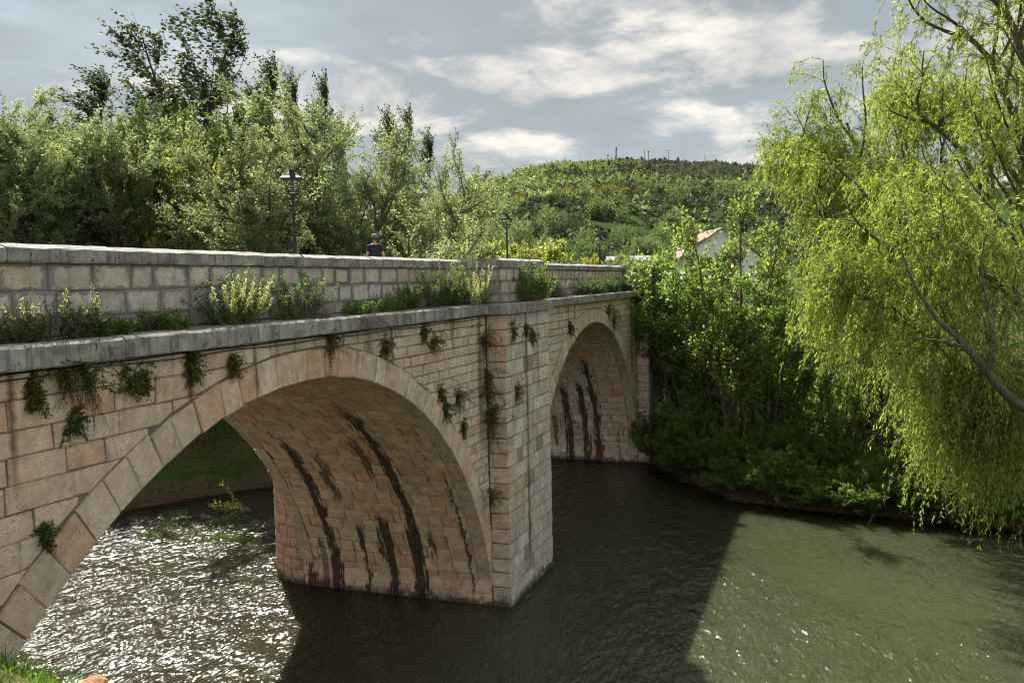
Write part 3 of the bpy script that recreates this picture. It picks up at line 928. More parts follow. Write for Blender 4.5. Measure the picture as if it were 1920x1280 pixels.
# -- parapet: three courses between the ledge and the coping, stepping forward over the piers
QP2 = -0.55                                    # parapet face over the pier heads
def par_stretch(s0, s1, q, ends=(False, False)):
    core_v, core_f = box_geo(s0 + .02, s1 - .02, q + .010, QPAR + .46, Z_CT - .02, Z_PB)
    put('wall_core', new_mesh('wall_core', core_v, core_f, M_mortar_grey), parapet)
    zs = [(Z_CT + .02, Z_CT + .33, -.05), (Z_CT + .33, Z_CT + .80, 0), (Z_CT + .80, Z_PB, 0)]
    for ci, (z0, z1, out) in enumerate(zs):
        s = s0 - rng.uniform(0, .6)
        while s < s1:
            l = rng.uniform(.55, 1.15); a, b = max(s, s0), min(s + l, s1); s += l
            if b - a < .12: continue
            V, F = block([(a, z0), (b, z0), (b, z1), (a, z1)], face_map(q), depth=.05, gap=.009 if ci else .010, ch=.016, proud=rng.uniform(-.010, .012) + (.05 if ci == 0 else 0), jit=.014)
            base = (.40, .37, .335) if ci == 0 else ((.52, .45, .38) if ci == 2 else (.50, .46, .41))
            ST.add('parapet_block', parapet, M_par, V, F, tint_stone(base, .12, .2, .08), True)
    for e, se, sg in ((ends[0], s0, -1), (ends[1], s1, 1)):
        if not e: continue
        for (z0, z1, out) in zs:
            mp = lambda u, v, d: (se + sg * d, u, v)
            pl = [(QPAR, z0), (q, z0), (q, z1), (QPAR, z1)]
            if sg > 0: pl = [(q, z0), (QPAR, z0), (QPAR, z1), (q, z1)]
            V, F = block(pl, mp, depth=.02, gap=.010, ch=.016)
            ST.add('parapet_block', parapet, M_par, V, F, tint_stone((.36, .34, .32), .1), True)
par_stretch(-14, S1 + .15, QPAR)
par_stretch(S1 + .15, S2 - .15, QP2, (True, True))
par_stretch(S2 - .15, S3 + .15, QPAR)
par_stretch(S3 + .15, S4 - .15, QP2, (True, True))
par_stretch(S4 - .15, 70, QPAR)

def cop_prof(q, top=0.0):
    zt = Z_PT + top
    return [(q + .01, Z_PB - .004), (q, Z_PB + .03), (q, zt - .012), (q + .02, zt), (q + .22, zt + .075), (QPAR + .30, zt + .085), (QPAR + .55, zt + .03), (QPAR + .56, Z_PB - .004)]
def cop_run(s0, s1, q, top=0.0, lo=1.5, hi=2.4):
    s = s0
    while s < s1 - .02:
        e = min(s + rng.uniform(lo, hi), s1)
        if s1 - e < .6: e = s1
        slab('coping_stone', coping, M_cop, s, e, cop_prof(q, top), nseg=7, rough=.012, jz=.010, jq=.014)
        s = e
cop_run(-14, S1 + .04, QCAP)
cop_run(S1 + .04, S2 - .04, QP2 - .09, 0.035)
cop_run(S2 - .04, S3 + .04, QCAP, -0.01)
cop_run(S3 + .04, S4 - .04, QP2 - .09, 0.0)
cop_run(S4 - .04, 70, QCAP)

# -- upstream side (only its shade and its rim can be seen): wall, ledge and coping, and the deck
for nm, par, mt, s0, s1, y0, y1, z0, z1 in (('upstream_parapet', bridge, M_mortar_grey, -14, 70, WID - 1.3, WID - .9, Z_CT, Z_PB), ('upstream_coping', bridge, M_cop, -14, 70, WID - 1.4, WID - .8, Z_PB, Z_PT + .06),
                                            ('upstream_cornice', bridge, M_cor, -14, 70, WID - 1.2, WID + .25, Z_CB, Z_CT), ('deck', bridge, M_road, -14, 72, 1.34, WID - 1.28, Z_CB - .2, 11.58)):
    v, f = box_geo(s0, s1, y0, y1, z0, z1)
    put(nm, new_mesh(nm, v, f, mt, (1, 1, 1)), par)
ST.flush(300)

# -- cables clipped under the cornice
def cable(off, zoff, label, seed):
    r2 = random.Random(seed); pts = []
    s = -13.0
    while s < S1 - .05:
        pts.append((s, -0.05 - off, Z_CB - .055 - zoff - (0.035 * abs(math.sin(s * .9 + seed)) if seed > 1 else .01 * math.sin(s * 1.7))))
        s += .35
    V, F = tube(pts, .014 if seed < 2 else .012, 5)
    put('cable', new_mesh('cable', V, F, M_cable, smooth=True), None, label=label, category='cable')
cable(.0, 0.0, 'upper dark cable clipped right under the cornice of the bridge', 1)
cable(.012, .045, 'lower sagging dark cable looped below the cornice of the bridge', 2)
# ------------------------------------------------------------------ vegetation toolkit (numpy)
def at(x, y, D):
    """point of the place seen at pixel (x, y) of the 1920 x 1280 photograph, D metres ahead of the camera"""
    u0, v0 = x - 960, y - 640
    u = u0 * math.cos(ROLL) + v0 * math.sin(ROLL); v = -u0 * math.sin(ROLL) + v0 * math.cos(ROLL)
    DD = math.cos(PITCH) - v / FPX * math.sin(PITCH); Z = -math.sin(PITCH) - v / FPX * math.cos(PITCH); X = u / FPX
    k = D / DD
    return Vector((CAM.x + k * (X * SA + DD * CA), CAM.y + k * (-X * CA + DD * SA), CAM.z + k * Z))

def at_q(x, y, q):
    p = at(x, y, 1.0) - CAM
    k = (q - CAM.y) / p.y
    return CAM + p * k

def leaf_mat(name, trans=0.5, tcol=(1.25, 1.2, 0.45), rough=0.7, spec=0.12):
    m, N = mat_new(name)
    t = N.n('ShaderNodeAttribute', attribute_name='tint').outputs['Color']
    oi = N.n('ShaderNodeObjectInfo').outputs['Random']
    c = N.mix(1.0, t, N.mix(oi, (0.84, 0.90, 0.84, 1), (1.14, 1.08, 1.10, 1)), 'MULTIPLY')
    b = N.n('ShaderNodeBsdfPrincipled')
    N.put(b.inputs['Base Color'], c); b.inputs['Roughness'].default_value = rough
    b.inputs['Specular IOR Level'].default_value = spec
    tr = N.n('ShaderNodeBsdfTranslucent')
    N.put(tr.inputs[0], N.mix(1.0, c, (*tcol, 1), 'MULTIPLY'))
    mx = N.n('ShaderNodeMixShader', i_0=trans)
    N.t.links.new(b.outputs[0], mx.inputs[1]); N.t.links.new(tr.outputs[0], mx.inputs[2])
    N.t.links.new(mx.outputs[0], N.out.inputs[0])
    return m
M_leaf = leaf_mat('leaf', 0.52, (1.28, 1.30, 0.75))
M_leaf_bright = leaf_mat('willow_leaf', 0.55, (1.30, 1.30, 0.55))
M_leaf_dark = leaf_mat('poplar_leaf', 0.32, (1.2, 1.2, 0.6))
M_hillleaf = leaf_mat('hill_leaf', 0.25, (1.1, 1.1, 0.6), 0.7, 0.1)
def bark_mat(name, a, b):
    m, N = mat_new(name)
    pos = N.n('ShaderNodeNewGeometry').outputs['Position']
    n = N.noise(N.vmath('MULTIPLY', pos, (6, 6, 1.5)), 2.0, 6.0, 0.65)
    principled(N, N.mix(N.step(n, .3, .7), (*a, 1), (*b, 1)), 0.9, n, 1.0, 0.08)
    return m
M_bark = bark_mat('willow_bark', (0.055, 0.042, 0.030), (0.17, 0.135, 0.095))
M_bark_dark = bark_mat('dark_bark', (0.030, 0.024, 0.018), (0.09, 0.07, 0.052))
M_dry = leaf_mat('dry_stem', 0.2, (1.1, 1.0, 0.8), 0.8, 0.1)

def nrm(v): return v / np.maximum(np.linalg.norm(v, axis=-1, keepdims=True), 1e-9)

def grow(starts, dirs, L, nseg, wig, trop, tk, g):
    """polylines (n, nseg+1, 3); trop: pulling direction(s), tk: strength over the whole length"""
    n = len(starts); P = np.zeros((n, nseg + 1, 3)); P[:, 0] = starts; d = nrm(np.array(dirs, float))
    L = np.broadcast_to(np.asarray(L, float), (n,)); tk = np.broadcast_to(np.asarray(tk, float), (n,))
    for i in range(nseg):
        d = nrm(d + g.normal(0, wig, (n, 3)) + np.asarray(trop, float) * (tk / nseg)[:, None])
        P[:, i + 1] = P[:, i] + d * (L / nseg)[:, None]
    return P

def spawn(P, per, t0, t1, a0, a1, g, bias=None, bk=0.0):
    """children on polylines: start, direction, parent index, position along the parent"""
    n, m, _ = P.shape
    idx = np.repeat(np.arange(n), per); k = len(idx)
    t = g.uniform(t0, t1, k) * (m - 1); i = np.clip(np.floor(t).astype(int), 0, m - 2); f = (t - i)[:, None]
    st = P[idx, i] * (1 - f) + P[idx, i + 1] * f
    tan = nrm(P[idx, i + 1] - P[idx, i])
    r = g.normal(0, 1, (k, 3)); per_ = nrm(r - (r * tan).sum(1, keepdims=True) * tan)
    a = g.uniform(a0, a1, k)[:, None]
    d = tan * np.cos(a) + per_ * np.sin(a)
    if bias is not None: d = nrm(d + np.asarray(bias, float) * bk)
    return st, d, idx, t / (m - 1)

def np_tubes(P, r0, r1, k=5):
    n, m, _ = P.shape
    T = np.gradient(P, axis=1); T = nrm(T)
    ref = np.array([0.31, 0.17, 0.93]); A = nrm(np.cross(T, ref)); B = np.cross(T, A)
    f = np.linspace(0, 1, m)[None, :]
    r = (np.asarray(r0, float).reshape(-1, 1) * (1 - f) + np.asarray(r1, float).reshape(-1, 1) * f) * np.ones((n, 1))
    w = np.arange(k) * 2 * math.pi / k
    V = P[:, :, None, :] + r[:, :, None, None] * (A[:, :, None, :] * np.cos(w)[None, None, :, None] + B[:, :, None, :] * np.sin(w)[None, None, :, None])
    i = np.arange(n)[:, None, None] * m * k; j = np.arange(m - 1)[None, :, None] * k; q = np.arange(k)[None, None, :]; q2 = (q + 1) % k
    F = np.stack([i + j + q, i + j + q2, i + j + k + q2, i + j + k + q], -1).reshape(-1, 4)
    return V.reshape(-1, 3), F

class Geo:
    def __init__(s): s.V, s.F, s.T, s.n = [], [], [], 0
    def add(s, V, F, tint=(1, 1, 1)):
        s.V.append(V); s.F.append(F + s.n); s.n += len(V)
        t = np.asarray(tint, float)
        s.T.append(np.broadcast_to(t, (len(F), 3)) if t.ndim == 1 else t)
    def mesh(s, name, mat, smooth=False):
        return np_mesh(name, np.vstack(s.V), np.vstack(s.F), mat, np.vstack(s.T), smooth)

def leaf_quads(pos, ax, L, Wd, g, fold=0.0):
    """rhombic leaves from pos along ax"""
    n = len(pos); ax = nrm(ax)
    r = g.normal(0, 1, (n, 3)); s_ = nrm(np.cross(ax, r))
    L = np.broadcast_to(L, (n,))[:, None]; Wd = np.broadcast_to(Wd, (n,))[:, None]
    mid = pos + ax * L * 0.45
    V = np.stack([pos, mid + s_ * Wd * .5, pos + ax * L, mid - s_ * Wd * .5], 1).reshape(-1, 3)
    F = np.arange(n * 4).reshape(n, 4)
    return V, F

def tints(n, base, g, v=0.22, yellow=0.12, clump=None):
    k = 1 + g.normal(0, v, n)
    if clump is not None: k = k * clump
    k = np.clip(k, 0.35, 1.9)[:, None]
    c = np.array(base)[None] * k
    y = (g.random(n) < yellow)[:, None]
    return np.where(y, c * np.array([1.5, 1.2, 0.8]), c)

def along(P, per, g, t0=0.1, t1=1.0):
    """random points along polylines and their tangents"""
    n, m, _ = P.shape
    idx = np.repeat(np.arange(n), per); t = g.uniform(t0, t1, len(idx)) * (m - 1); i = np.clip(np.floor(t).astype(int), 0, m - 2); f = (t - i)[:, None]
    return P[idx, i] * (1 - f) + P[idx, i + 1] * f, nrm(P[idx, i + 1] - P[idx, i]), idx

UP = np.array([0, 0, 1.0]); DOWN = -UP

def broad_tree(seed, H, stems=5, spread=0.45, r0=0.22, base=(0.10, 0.14, 0.045), leaf=(0.20, 0.085), nleaf=26, l1=9, l2=9, lean=(0, 0, 0), droop=0.0, mat=None, bark=None, low=0.25, twigs=True, yellow=.1, wind=(0, 0, 0), crown=0.30, start=0.25):
    """multi-stemmed riverside tree, trunk mesh and crown mesh about the origin"""
    g = np.random.default_rng(seed)
    az = g.uniform(0, 2 * math.pi) + np.arange(stems) * 2 * math.pi / stems + g.normal(0, .3, stems)
    tilt = g.uniform(0.25, 1.0, stems) * spread; tilt[0] *= 0.25
    d = np.stack([np.sin(tilt) * np.cos(az), np.sin(tilt) * np.sin(az), np.cos(tilt)], 1) + np.array(lean)
    st = np.stack([np.cos(az) * .25, np.sin(az) * .25, np.zeros(stems) - .3], 1)
    Ls = H * g.uniform(0.72, .84, stems); Ls[0] = H * .84
    P0 = grow(st, d, Ls, 12, 0.06, UP, 0.12, g)
    s1, d1, i1, t1 = spawn(P0, l1, start, 1.0, 0.5, 1.2, g, UP, .08)
    L1 = H * crown * (1.05 - t1 * .45) * g.uniform(.6, 1.15, len(t1))
    P1 = grow(s1, d1 + np.array(wind) * .5, L1, 8, 0.13, UP + np.array(wind) * 2, 0.45 - droop, g)
    s2, d2, i2, t2 = spawn(P1, l2, 0.2, 1.0, 0.4, 1.1, g)
    L2 = H * 0.085 * g.uniform(.5, 1.3, len(t2))
    P2 = grow(s2, d2 + np.array(wind), L2, 4, 0.18, UP * (1 - droop * 3) + np.array(wind) * 2, 0.4 + droop, g)
    tr = Geo()
    tr.add(*np_tubes(P0, r0 * Ls / H, np.full(stems, .02), 7))
    rr = r0 * .36 * (1.1 - t1 * .6)
    tr.add(*np_tubes(P1, rr, rr * .22, 5))
    if twigs: tr.add(*np_tubes(P2[::2, ::2], np.full(len(P2[::2]), .014), np.full(len(P2[::2]), .005), 3))
    cr = Geo()
    # leaves on twigs and on the ends of the limbs
    clump2 = np.exp(g.normal(0, .22, len(P2)))
    for PP, per, cl in ((P2, nleaf, clump2), (P1, int(nleaf * 1.1), np.ones(len(P1))), (P0, nleaf, np.ones(stems))):
        pos, tan, idx = along(PP, per, g, .12 if PP is P2 else .5)
        ax = nrm(tan * .6 + g.normal(0, .75, pos.shape) + np.array(wind) * .8 + DOWN * droop)
        pos = pos + g.normal(0, leaf[0] * .45, pos.shape)
        sz = g.uniform(.65, 1.25, len(pos))
        V, F = leaf_quads(pos, ax, leaf[0] * sz, leaf[1] * sz, g)
        cr.add(V, F, tints(len(pos), base, g, .2, yellow, cl[idx]))
    return tr.mesh('trunk', bark or M_bark, True), cr.mesh('crown', mat or M_leaf)

def poplar(seed, H, base=(0.070, 0.100, 0.045), wind=(0, 0, 0), nb=70, nleaf=12, leaf=(.24, .17), slim=.18, sparse=1.0):
    g = np.random.default_rng(seed)
    P0 = grow(np.array([[0, 0, -.3]]), np.array([[0, 0, 1.0]]) + np.array(wind) * .12, H, 14, 0.03, UP, .2, g)
    s1, d1, i1, t1 = spawn(P0, nb, .15, .98, .35, .8, g)
    L1 = H * slim * (1.25 - t1) * g.uniform(.6, 1.25, nb)
    P1 = grow(s1, d1, L1, 7, .09, UP + np.array(wind), .9, g)
    s2, d2, i2, t2 = spawn(P1, 11, .15, 1.0, .3, .9, g)
    P2 = grow(s2, d2, H * .045 * g.uniform(.5, 1.4, len(t2)), 4, .15, UP + np.array(wind) * 2.2, .8, g)
    tr = Geo()
    tr.add(*np_tubes(P0, [H * .011], [.03], 7)); tr.add(*np_tubes(P1, .05 * (1.2 - t1), np.full(nb, .012), 4)); tr.add(*np_tubes(P2, np.full(len(P2), .013), np.full(len(P2), .005), 3))
    cr = Geo(); cl = np.exp(g.normal(0, .2, len(P2)))
    pos, tan, idx = along(P2, max(2, int(nleaf * sparse)), g, .1)
    pos2, tan2, idx2 = along(P1, int(10 * sparse), g, .3)
    pos = np.vstack([pos, pos2]); tan = np.vstack([tan, tan2]); c = np.concatenate([cl[idx], np.ones(len(pos2))])
    ax = nrm(tan * .4 + g.normal(0, .8, pos.shape) + np.array(wind) * 1.0)
    pos = pos + g.normal(0, .08, pos.shape); sz = g.uniform(.6, 1.2, len(pos))
    V, F = leaf_quads(pos, ax, leaf[0] * sz, leaf[1] * sz, g)
    cr.add(V, F, tints(len(pos), base, g, .25, .06, c))
    return tr.mesh('trunk', M_bark_dark, True), cr.mesh('crown', M_leaf_dark)

def place_tree(meshes, name, label, loc, scale=1.0, rz=0.0, group=None, cat='tree', sink=0.0):
    t = thing(name, label, cat, (loc[0], loc[1], loc[2] - sink), rz, group)
    t.scale = (scale,) * 3 if not hasattr(scale, '__len__') else scale
    put('trunk', meshes[0], t); put('crown', meshes[1], t)
    return t

def base_at(px, D):
    p = at(px, 600, D); return p.x, p.y, ground_z(p.x, p.y)

def top_scale(px, ytop, D, H):
    """scale that makes a tree of height H standing at column px, D metres off, reach pixel row ytop"""
    x, y, z = base_at(px, D); zt = at(px, ytop, D).z
    return (zt - z) / H

# ------------------------------------------------------------------ trees beyond the bridge (upstream bank)
OLIVE = (0.183, 0.212, 0.108); DARKG = (0.085, 0.140, 0.042); SILV = (0.205, 0.252, 0.150); YELG = (0.26, 0.27, 0.075); BRIGHT = (0.262, 0.325, 0.112)
wl = -rt * 0.55                                   # the wind leans the tree tops to the left of the picture
WND = (wl.x, wl.y, 0.0)
mB = broad_tree(22, 17, 7, .60, .20, SILV, (.13, .062), 70, 17, 14, droop=.05, start=.22, yellow=.03)
mA = mB
mC = broad_tree(23, 18, 5, .32, .24, DARKG, (.22, .14), 40, 18, 13, mat=M_leaf_dark, bark=M_bark_dark, start=.2)
mD = broad_tree(24, 18, 8, .85, .36, SILV, (.13, .060), 68, 17, 14, droop=.10, start=.48, crown=.27, yellow=.03)
mE = broad_tree(25, 9, 6, .55, .10, YELG, (.20, .12), 26, 12, 10, start=.25)
mF = broad_tree(26, 10, 7, .6, .14, (.33, .34, .12), (.24, .12), 32, 12, 11, start=.10, crown=.36, yellow=.0)

def real_h(me):
    z = np.zeros(len(me.vertices) * 3, np.float32); me.vertices.foreach_get('co', z)
    return float(np.percentile(z.reshape(-1, 3)[:, 2], 99.93))

def stand(meshes, H, px, ytop, D, name, label, rz=0, wx=1.0, group='willows along the bank behind the bridge'):
    H = real_h(meshes[1])
    x, y, z = base_at(px, D); k = top_scale(px, ytop, D, H)
    return place_tree(meshes, name, label, (x, y, z), (k * wx, k * wx, k), rz, group)
stand(mA, 17, 10, 165, 66, 'willow_tree', 'olive green willow at the far left edge behind the parapet', .3, 1.15)
stand(mA, 17, 145, 200, 69, 'willow_tree', 'thin topped olive willow with several upright bare stems, second from left', 2.1, 1.0)
stand(mB, 17, 270, 178, 72, 'willow_tree', 'pale olive willow between the thin topped willow and the dark alder', 1.2, 1.1)
stand(mE, 9, 335, 262, 66, 'young_willow', 'small yellowish young tree in front of the dark alder behind the bridge', .6, .55)
stand(mC, 18, 425, 170, 72, 'alder_tree', 'dense dark green alder standing left of the first street lamp', .0, .85)
stand(mC, 18, 370, 195, 76, 'alder_tree', 'dark green alder half hidden behind the yellowish young tree', 2.4, .8)
stand(mD, 18, 590, 152, 66, 'willow_tree', 'big spreading crack willow with a fan of bare limbs behind the first street lamp', 0.5, 1.1)
stand(mD, 18, 728, 240, 64, 'willow_tree', 'grey green willow with slanting limbs right behind the walking man', 2.6, .85)
stand(mB, 17, 800, 365, 70, 'willow_tree', 'rightmost pale green willow of the row behind the bridge', .9, .62)
stand(mB, 17, 505, 172, 70, 'willow_tree', 'grey green willow filling the gap between the alder and the crack willow', 4.0, 1.1)
stand(mA, 17, 80, 225, 66, 'willow_tree', 'low olive willow in front at the left end of the row', 3.6, 1.1)
stand(mA, 17, 215, 235, 68, 'willow_tree', 'low olive willow with slim stems before the pale olive willow', 5.2, 1.1)
# tall poplars behind them, bent by the wind
pA = poplar(31, 24, wind=WND, slim=.30, nb=54, nleaf=7); pB = poplar(32, 24, wind=WND, slim=.24, nb=52, nleaf=7); pC = poplar(33, 24, wind=WND, slim=.42, nb=76, nleaf=8)
PG = 'wind bent poplars behind the willows'
for px, yt, D, msh, rz, wx, lab in ((18, 45, 84, pA, 0, 1.3, 'dark poplar top at the left edge of the picture'), (222, 100, 88, pB, .3, 1.6, 'short dark poplar top left of the tallest poplar'),
        (345, -25, 86, pC, 0, 1.7, 'tallest dark poplar with open wind blown crown'), (445, 40, 86, pA, .2, 1.4, 'dark poplar just right of the tallest one'),
        (528, 78, 86, pB, 0, 1.0, 'narrow poplar spire above the alder'), (575, 115, 84, pB, .25, .7, 'slim poplar spire above the crack willow, left of two'), (618, 118, 86, pB, -.2, .7, 'slim poplar spire above the crack willow, right of two'),
        (690, 190, 84, pA, .1, .6, 'faint poplar top between the crack willow and the grey willow'), (752, 188, 88, pB, .2, .8, 'slender dark poplar left of the pair above the right willows'), (775, 184, 90, pB, -.2, .8, 'slender dark poplar right of the pair above the right willows'),
        (822, 232, 92, pB, .1, .85, 'lower dark poplar near the end of the tree row'), (848, 300, 92, pB, 0, .7, 'last and lowest poplar of the row before the hill')):
    x, y, z = base_at(px, D); k = top_scale(px, yt, D, real_h(msh[1]))
    place_tree(msh, 'poplar_tree', lab, (x, y, z), (k * wx, k * wx, k), rz, PG)
# bushes and trees past the far end of the bridge
VG = 'trees in the valley past the bridge'
for px, yt, D, msh, H, rz, wx, lab in ((884, 400, 84, mF, 10, 0, 1.2, 'round yellow green bush tree left of the second street lamp'), (972, 402, 100, mB, 17, .5, .85, 'soft green round tree behind the second street lamp'),
        (1042, 452, 120, mC, 18, 1, .8, 'small green cone shaped tree right of the second street lamp'), (1100, 478, 110, mF, 10, 2, 1.0, 'low yellow green bush left of the third street lamp'),
        (1165, 470, 125, mB, 17, 3, 1.2, 'pale green bush tree behind the third street lamp'), (1215, 440, 150, mB, 17, 1, 1.4, 'wide pale green tree in the meadow right of the third street lamp'),
        (1262, 462, 105, mF, 10, 1.5, 1.0, 'yellowish bush beside the white house'), (930, 455, 118, mE, 9, 1.5, 1.1, 'yellow green shrub between the round bush and second lamp'),
        (1010, 470, 130, mA, 17, 2.5, 1.2, 'olive shrub at the foot of the hill'), (1130, 492, 100, mA, 17, 1.2, 1.1, 'olive bush under the third street lamp')):
    x, y, z = base_at(px, D); k = top_scale(px, yt, D, real_h(msh[1]))
    place_tree(msh, 'valley_tree', lab, (x, y, z), (k * wx, k * wx, k), rz, VG)

# ------------------------------------------------------------------ right bank: weeping willows, saplings, shrubs
def weeping(seed, limbs, r0, l1, l2, strand, nleaf, base=BRIGHT, leaf=(.17, .05), dens=1.0, bmat=None, bare=(), thin=None):
    """limbs: list of control polylines (world) for the big boughs"""
    g = np.random.default_rng(seed)
    tr, cr = Geo(), Geo()
    P0 = []
    for ctl in limbs:
        c = np.array([tuple(p) for p in ctl]); t = np.linspace(0, 1, len(c)); tt = np.linspace(0, 1, 13)
        p = np.stack([np.interp(tt, t, c[:, k]) for k in range(3)], 1)
        p[1:-1] = (p[:-2] + 2 * p[1:-1] + p[2:]) / 4
        p[1:] += g.normal(0, .09, p[1:].shape)
        P0.append(p)
    for ctl, ra, rb in bare:
        c = np.array([tuple(q) for q in ctl]); t = np.linspace(0, 1, len(c)); tt = np.linspace(0, 1, 19)
        q = np.stack([np.interp(tt, t, c[:, k]) for k in range(3)], 1)
        for _ in range(2): q[1:-1] = (q[:-2] + 2 * q[1:-1] + q[2:]) / 4
        q[1:-1] += g.normal(0, .025, q[1:-1].shape)
        tr.add(*np_tubes(q[None], [ra], [rb], 9))
    P0 = np.array(P0); n0 = len(P0)
    LL = np.linalg.norm(np.diff(P0, axis=1), axis=2).sum(1)
    rr = r0 * np.clip(LL / LL.max(), .35, 1)
    tr.add(*np_tubes(P0, rr, rr * .25, 8))
    s1, d1, i1, t1 = spawn(P0, l1, .22, 1.0, .35, 1.0, g, UP, .25)
    L1 = LL[i1] * .34 * g.uniform(.5, 1.2, len(t1)) * (1.1 - .5 * t1)
    P1 = grow(s1, d1, L1, 9, .11, UP, .30, g)
    r1 = np.clip(rr[i1] * .34, .025, .09)
    tr.add(*np_tubes(P1, r1, r1 * .25, 5))
    s2, d2, i2, t2 = spawn(P1, l2, .15, 1.0, .5, 1.2, g)
    L2 = g.uniform(.7, 2.0, len(t2))
    P2 = grow(s2, d2, L2, 5, .14, DOWN, .25, g)
    tr.add(*np_tubes(P2, np.full(len(P2), .016), np.full(len(P2), .008), 3))
    s3, d3, i3, t3 = spawn(P2, 3, .3, 1.0, .3, 1.0, g)
    if thin:                                   # the high boughs carry fewer strands
        keep = (s3[:, 2] < thin[0]) | (g.random(len(s3)) < thin[1]); s3, d3, t3 = s3[keep], d3[keep], t3[keep]
    L3 = g.uniform(strand[0], strand[1], len(t3)) * np.interp(s3[:, 2], [6, 16], [1.0, .45])   # short sprays aloft, long curtains below
    P3 = grow(s3, d3, L3, 8, .07, DOWN + np.array(WND) * .12, 3.2, g)
    P3[:, :, 2] = np.maximum(P3[:, :, 2], g.uniform(.12, .7, len(P3))[:, None])
    tr.add(*np_tubes(P3[::2, ::4], np.full(len(P3[::2]), .006), np.full(len(P3[::2]), .003), 3))
    cl3 = np.exp(g.normal(0, .18, len(P3)))
    for PP, per, cl in ((P3, nleaf, cl3), (P2, int(nleaf * .9), np.ones(len(P2))), (P1, nleaf, np.ones(len(P1)))):
        pos, tan, idx = along(PP, per, g, .05)
        ax = nrm(tan * .9 + g.normal(0, .5, pos.shape) + DOWN * .25)
        pos = pos + g.normal(0, .03, pos.shape); sz = g.uniform(.6, 1.25, len(pos))
        V, F = leaf_quads(pos, ax, leaf[0] * sz, leaf[1] * sz, g)
        cr.add(V, F, tints(len(pos), base, g, .22, .14, cl[idx]))
    return tr.mesh('trunk', bmat or M_bark, True), cr.mesh('crown', M_leaf_bright)

def willow_thing(label, meshes, base):
    t = thing('weeping_willow', label, 'tree', base, 0, 'weeping willows on the right bank')
    for nm, me in zip(('trunk', 'crown'), meshes):
        o = put(nm, me, t); o.matrix_parent_inverse = Matrix.Translation(Vector(base)).inverted()
# the near willow: root off to the right, its bough reaching left over the water
x, y, _ = base_at(2080, 41); b1 = Vector((x, y, ground_z(x, y)))
k1 = at(1990, 820, 40)
w1 = weeping(41, [[b1, at(2050, 900, 41), at(1920, 768, 39.5), at(1840, 690, 38), at(1760, 590, 37), at(1700, 480, 36.5), at(1650, 380, 36.5)],
                  [k1, at(1850, 640, 39), at(1880, 430, 40), at(1800, 270, 40), at(1715, 205, 40)],
                  [at(1800, 655, 38), at(1720, 620, 36.5), at(1650, 570, 36), at(1590, 540, 36)],
                  [k1, at(1960, 600, 38), at(1940, 330, 38), at(1850, 100, 38), at(1790, 50, 37)],
                  [at(1960, 600, 38), at(1900, 560, 35), at(1830, 500, 33.5), at(1750, 440, 33)],
                  [k1, at(2010, 560, 36), at(1990, 260, 35.5), at(1900, 40, 35), at(1830, -20, 35)],
                  [at(1960, 760, 39), at(1900, 720, 37), at(1830, 690, 36), at(1790, 690, 35.5)],
                  [at(2000, 880, 40), at(1930, 830, 38.5), at(1860, 800, 37.5), at(1800, 795, 37)],
                  [at(2000, 860, 40), at(1960, 800, 37), at(1930, 770, 36), at(1890, 770, 35.5)]],
             .30, 17, 9, (1.2, 4.2), 34, leaf=(.21, .044), thin=(19, .6), bare=(
             ([at(2060, 900, 38), at(1985, 800, 34), at(1920, 768, 31), at(1880, 740, 30.5), at(1845, 690, 30), at(1815, 650, 30), at(1780, 620, 30), at(1742, 585, 30), at(1712, 535, 30.5), at(1690, 470, 31)], .21, .03),
             ([at(1818, 655, 30), at(1790, 645, 29.8), at(1750, 637, 29.8), at(1700, 630, 30)], .08, .02),
             ([at(1850, 700, 30), at(1862, 670, 29.8), at(1868, 640, 30), at(1850, 560, 31), at(1835, 500, 31.5), at(1850, 440, 32)], .07, .03),
             ([at(1960, 560, 33), at(1900, 440, 33), at(1850, 380, 33.5), at(1805, 320, 34), at(1760, 240, 34)], .07, .02),
             ([at(1830, 430, 33), at(1790, 370, 33), at(1740, 310, 33), at(1720, 262, 33)], .06, .015)))
willow_thing('bright yellow green weeping willow leaning over the water at the right edge', w1, tuple(b1))
x, y, _ = base_at(1640, 50); b2 = Vector((x, y, ground_z(x, y)))
w2 = weeping(42, [[b2, at(1660, 760, 50), at(1660, 560, 49), at(1630, 360, 48), at(1590, 235, 47)],
                  [at(1640, 780, 50), at(1610, 600, 48), at(1560, 440, 46.5), at(1520, 320, 46)],
                  [at(1640, 760, 50), at(1700, 520, 49), at(1710, 330, 48), at(1680, 205, 48)],
                  [at(1650, 640, 50), at(1600, 470, 48.5), at(1545, 330, 48), at(1500, 250, 48)],
                  [at(1680, 560, 49), at(1740, 400, 47), at(1770, 280, 46.5), at(1770, 215, 46)],
                  [at(1630, 700, 50), at(1640, 540, 46), at(1650, 420, 44), at(1640, 380, 43)],
                  [at(1640, 740, 50), at(1720, 600, 46), at(1710, 470, 44.5), at(1700, 420, 43.5)]],
             .26, 17, 9, (1.5, 4.8), 34, base=(0.240, 0.305, 0.105), leaf=(.20, .046))
willow_thing('tall yellow green weeping willow between the sapling and the leaning willow', w2, tuple(b2))

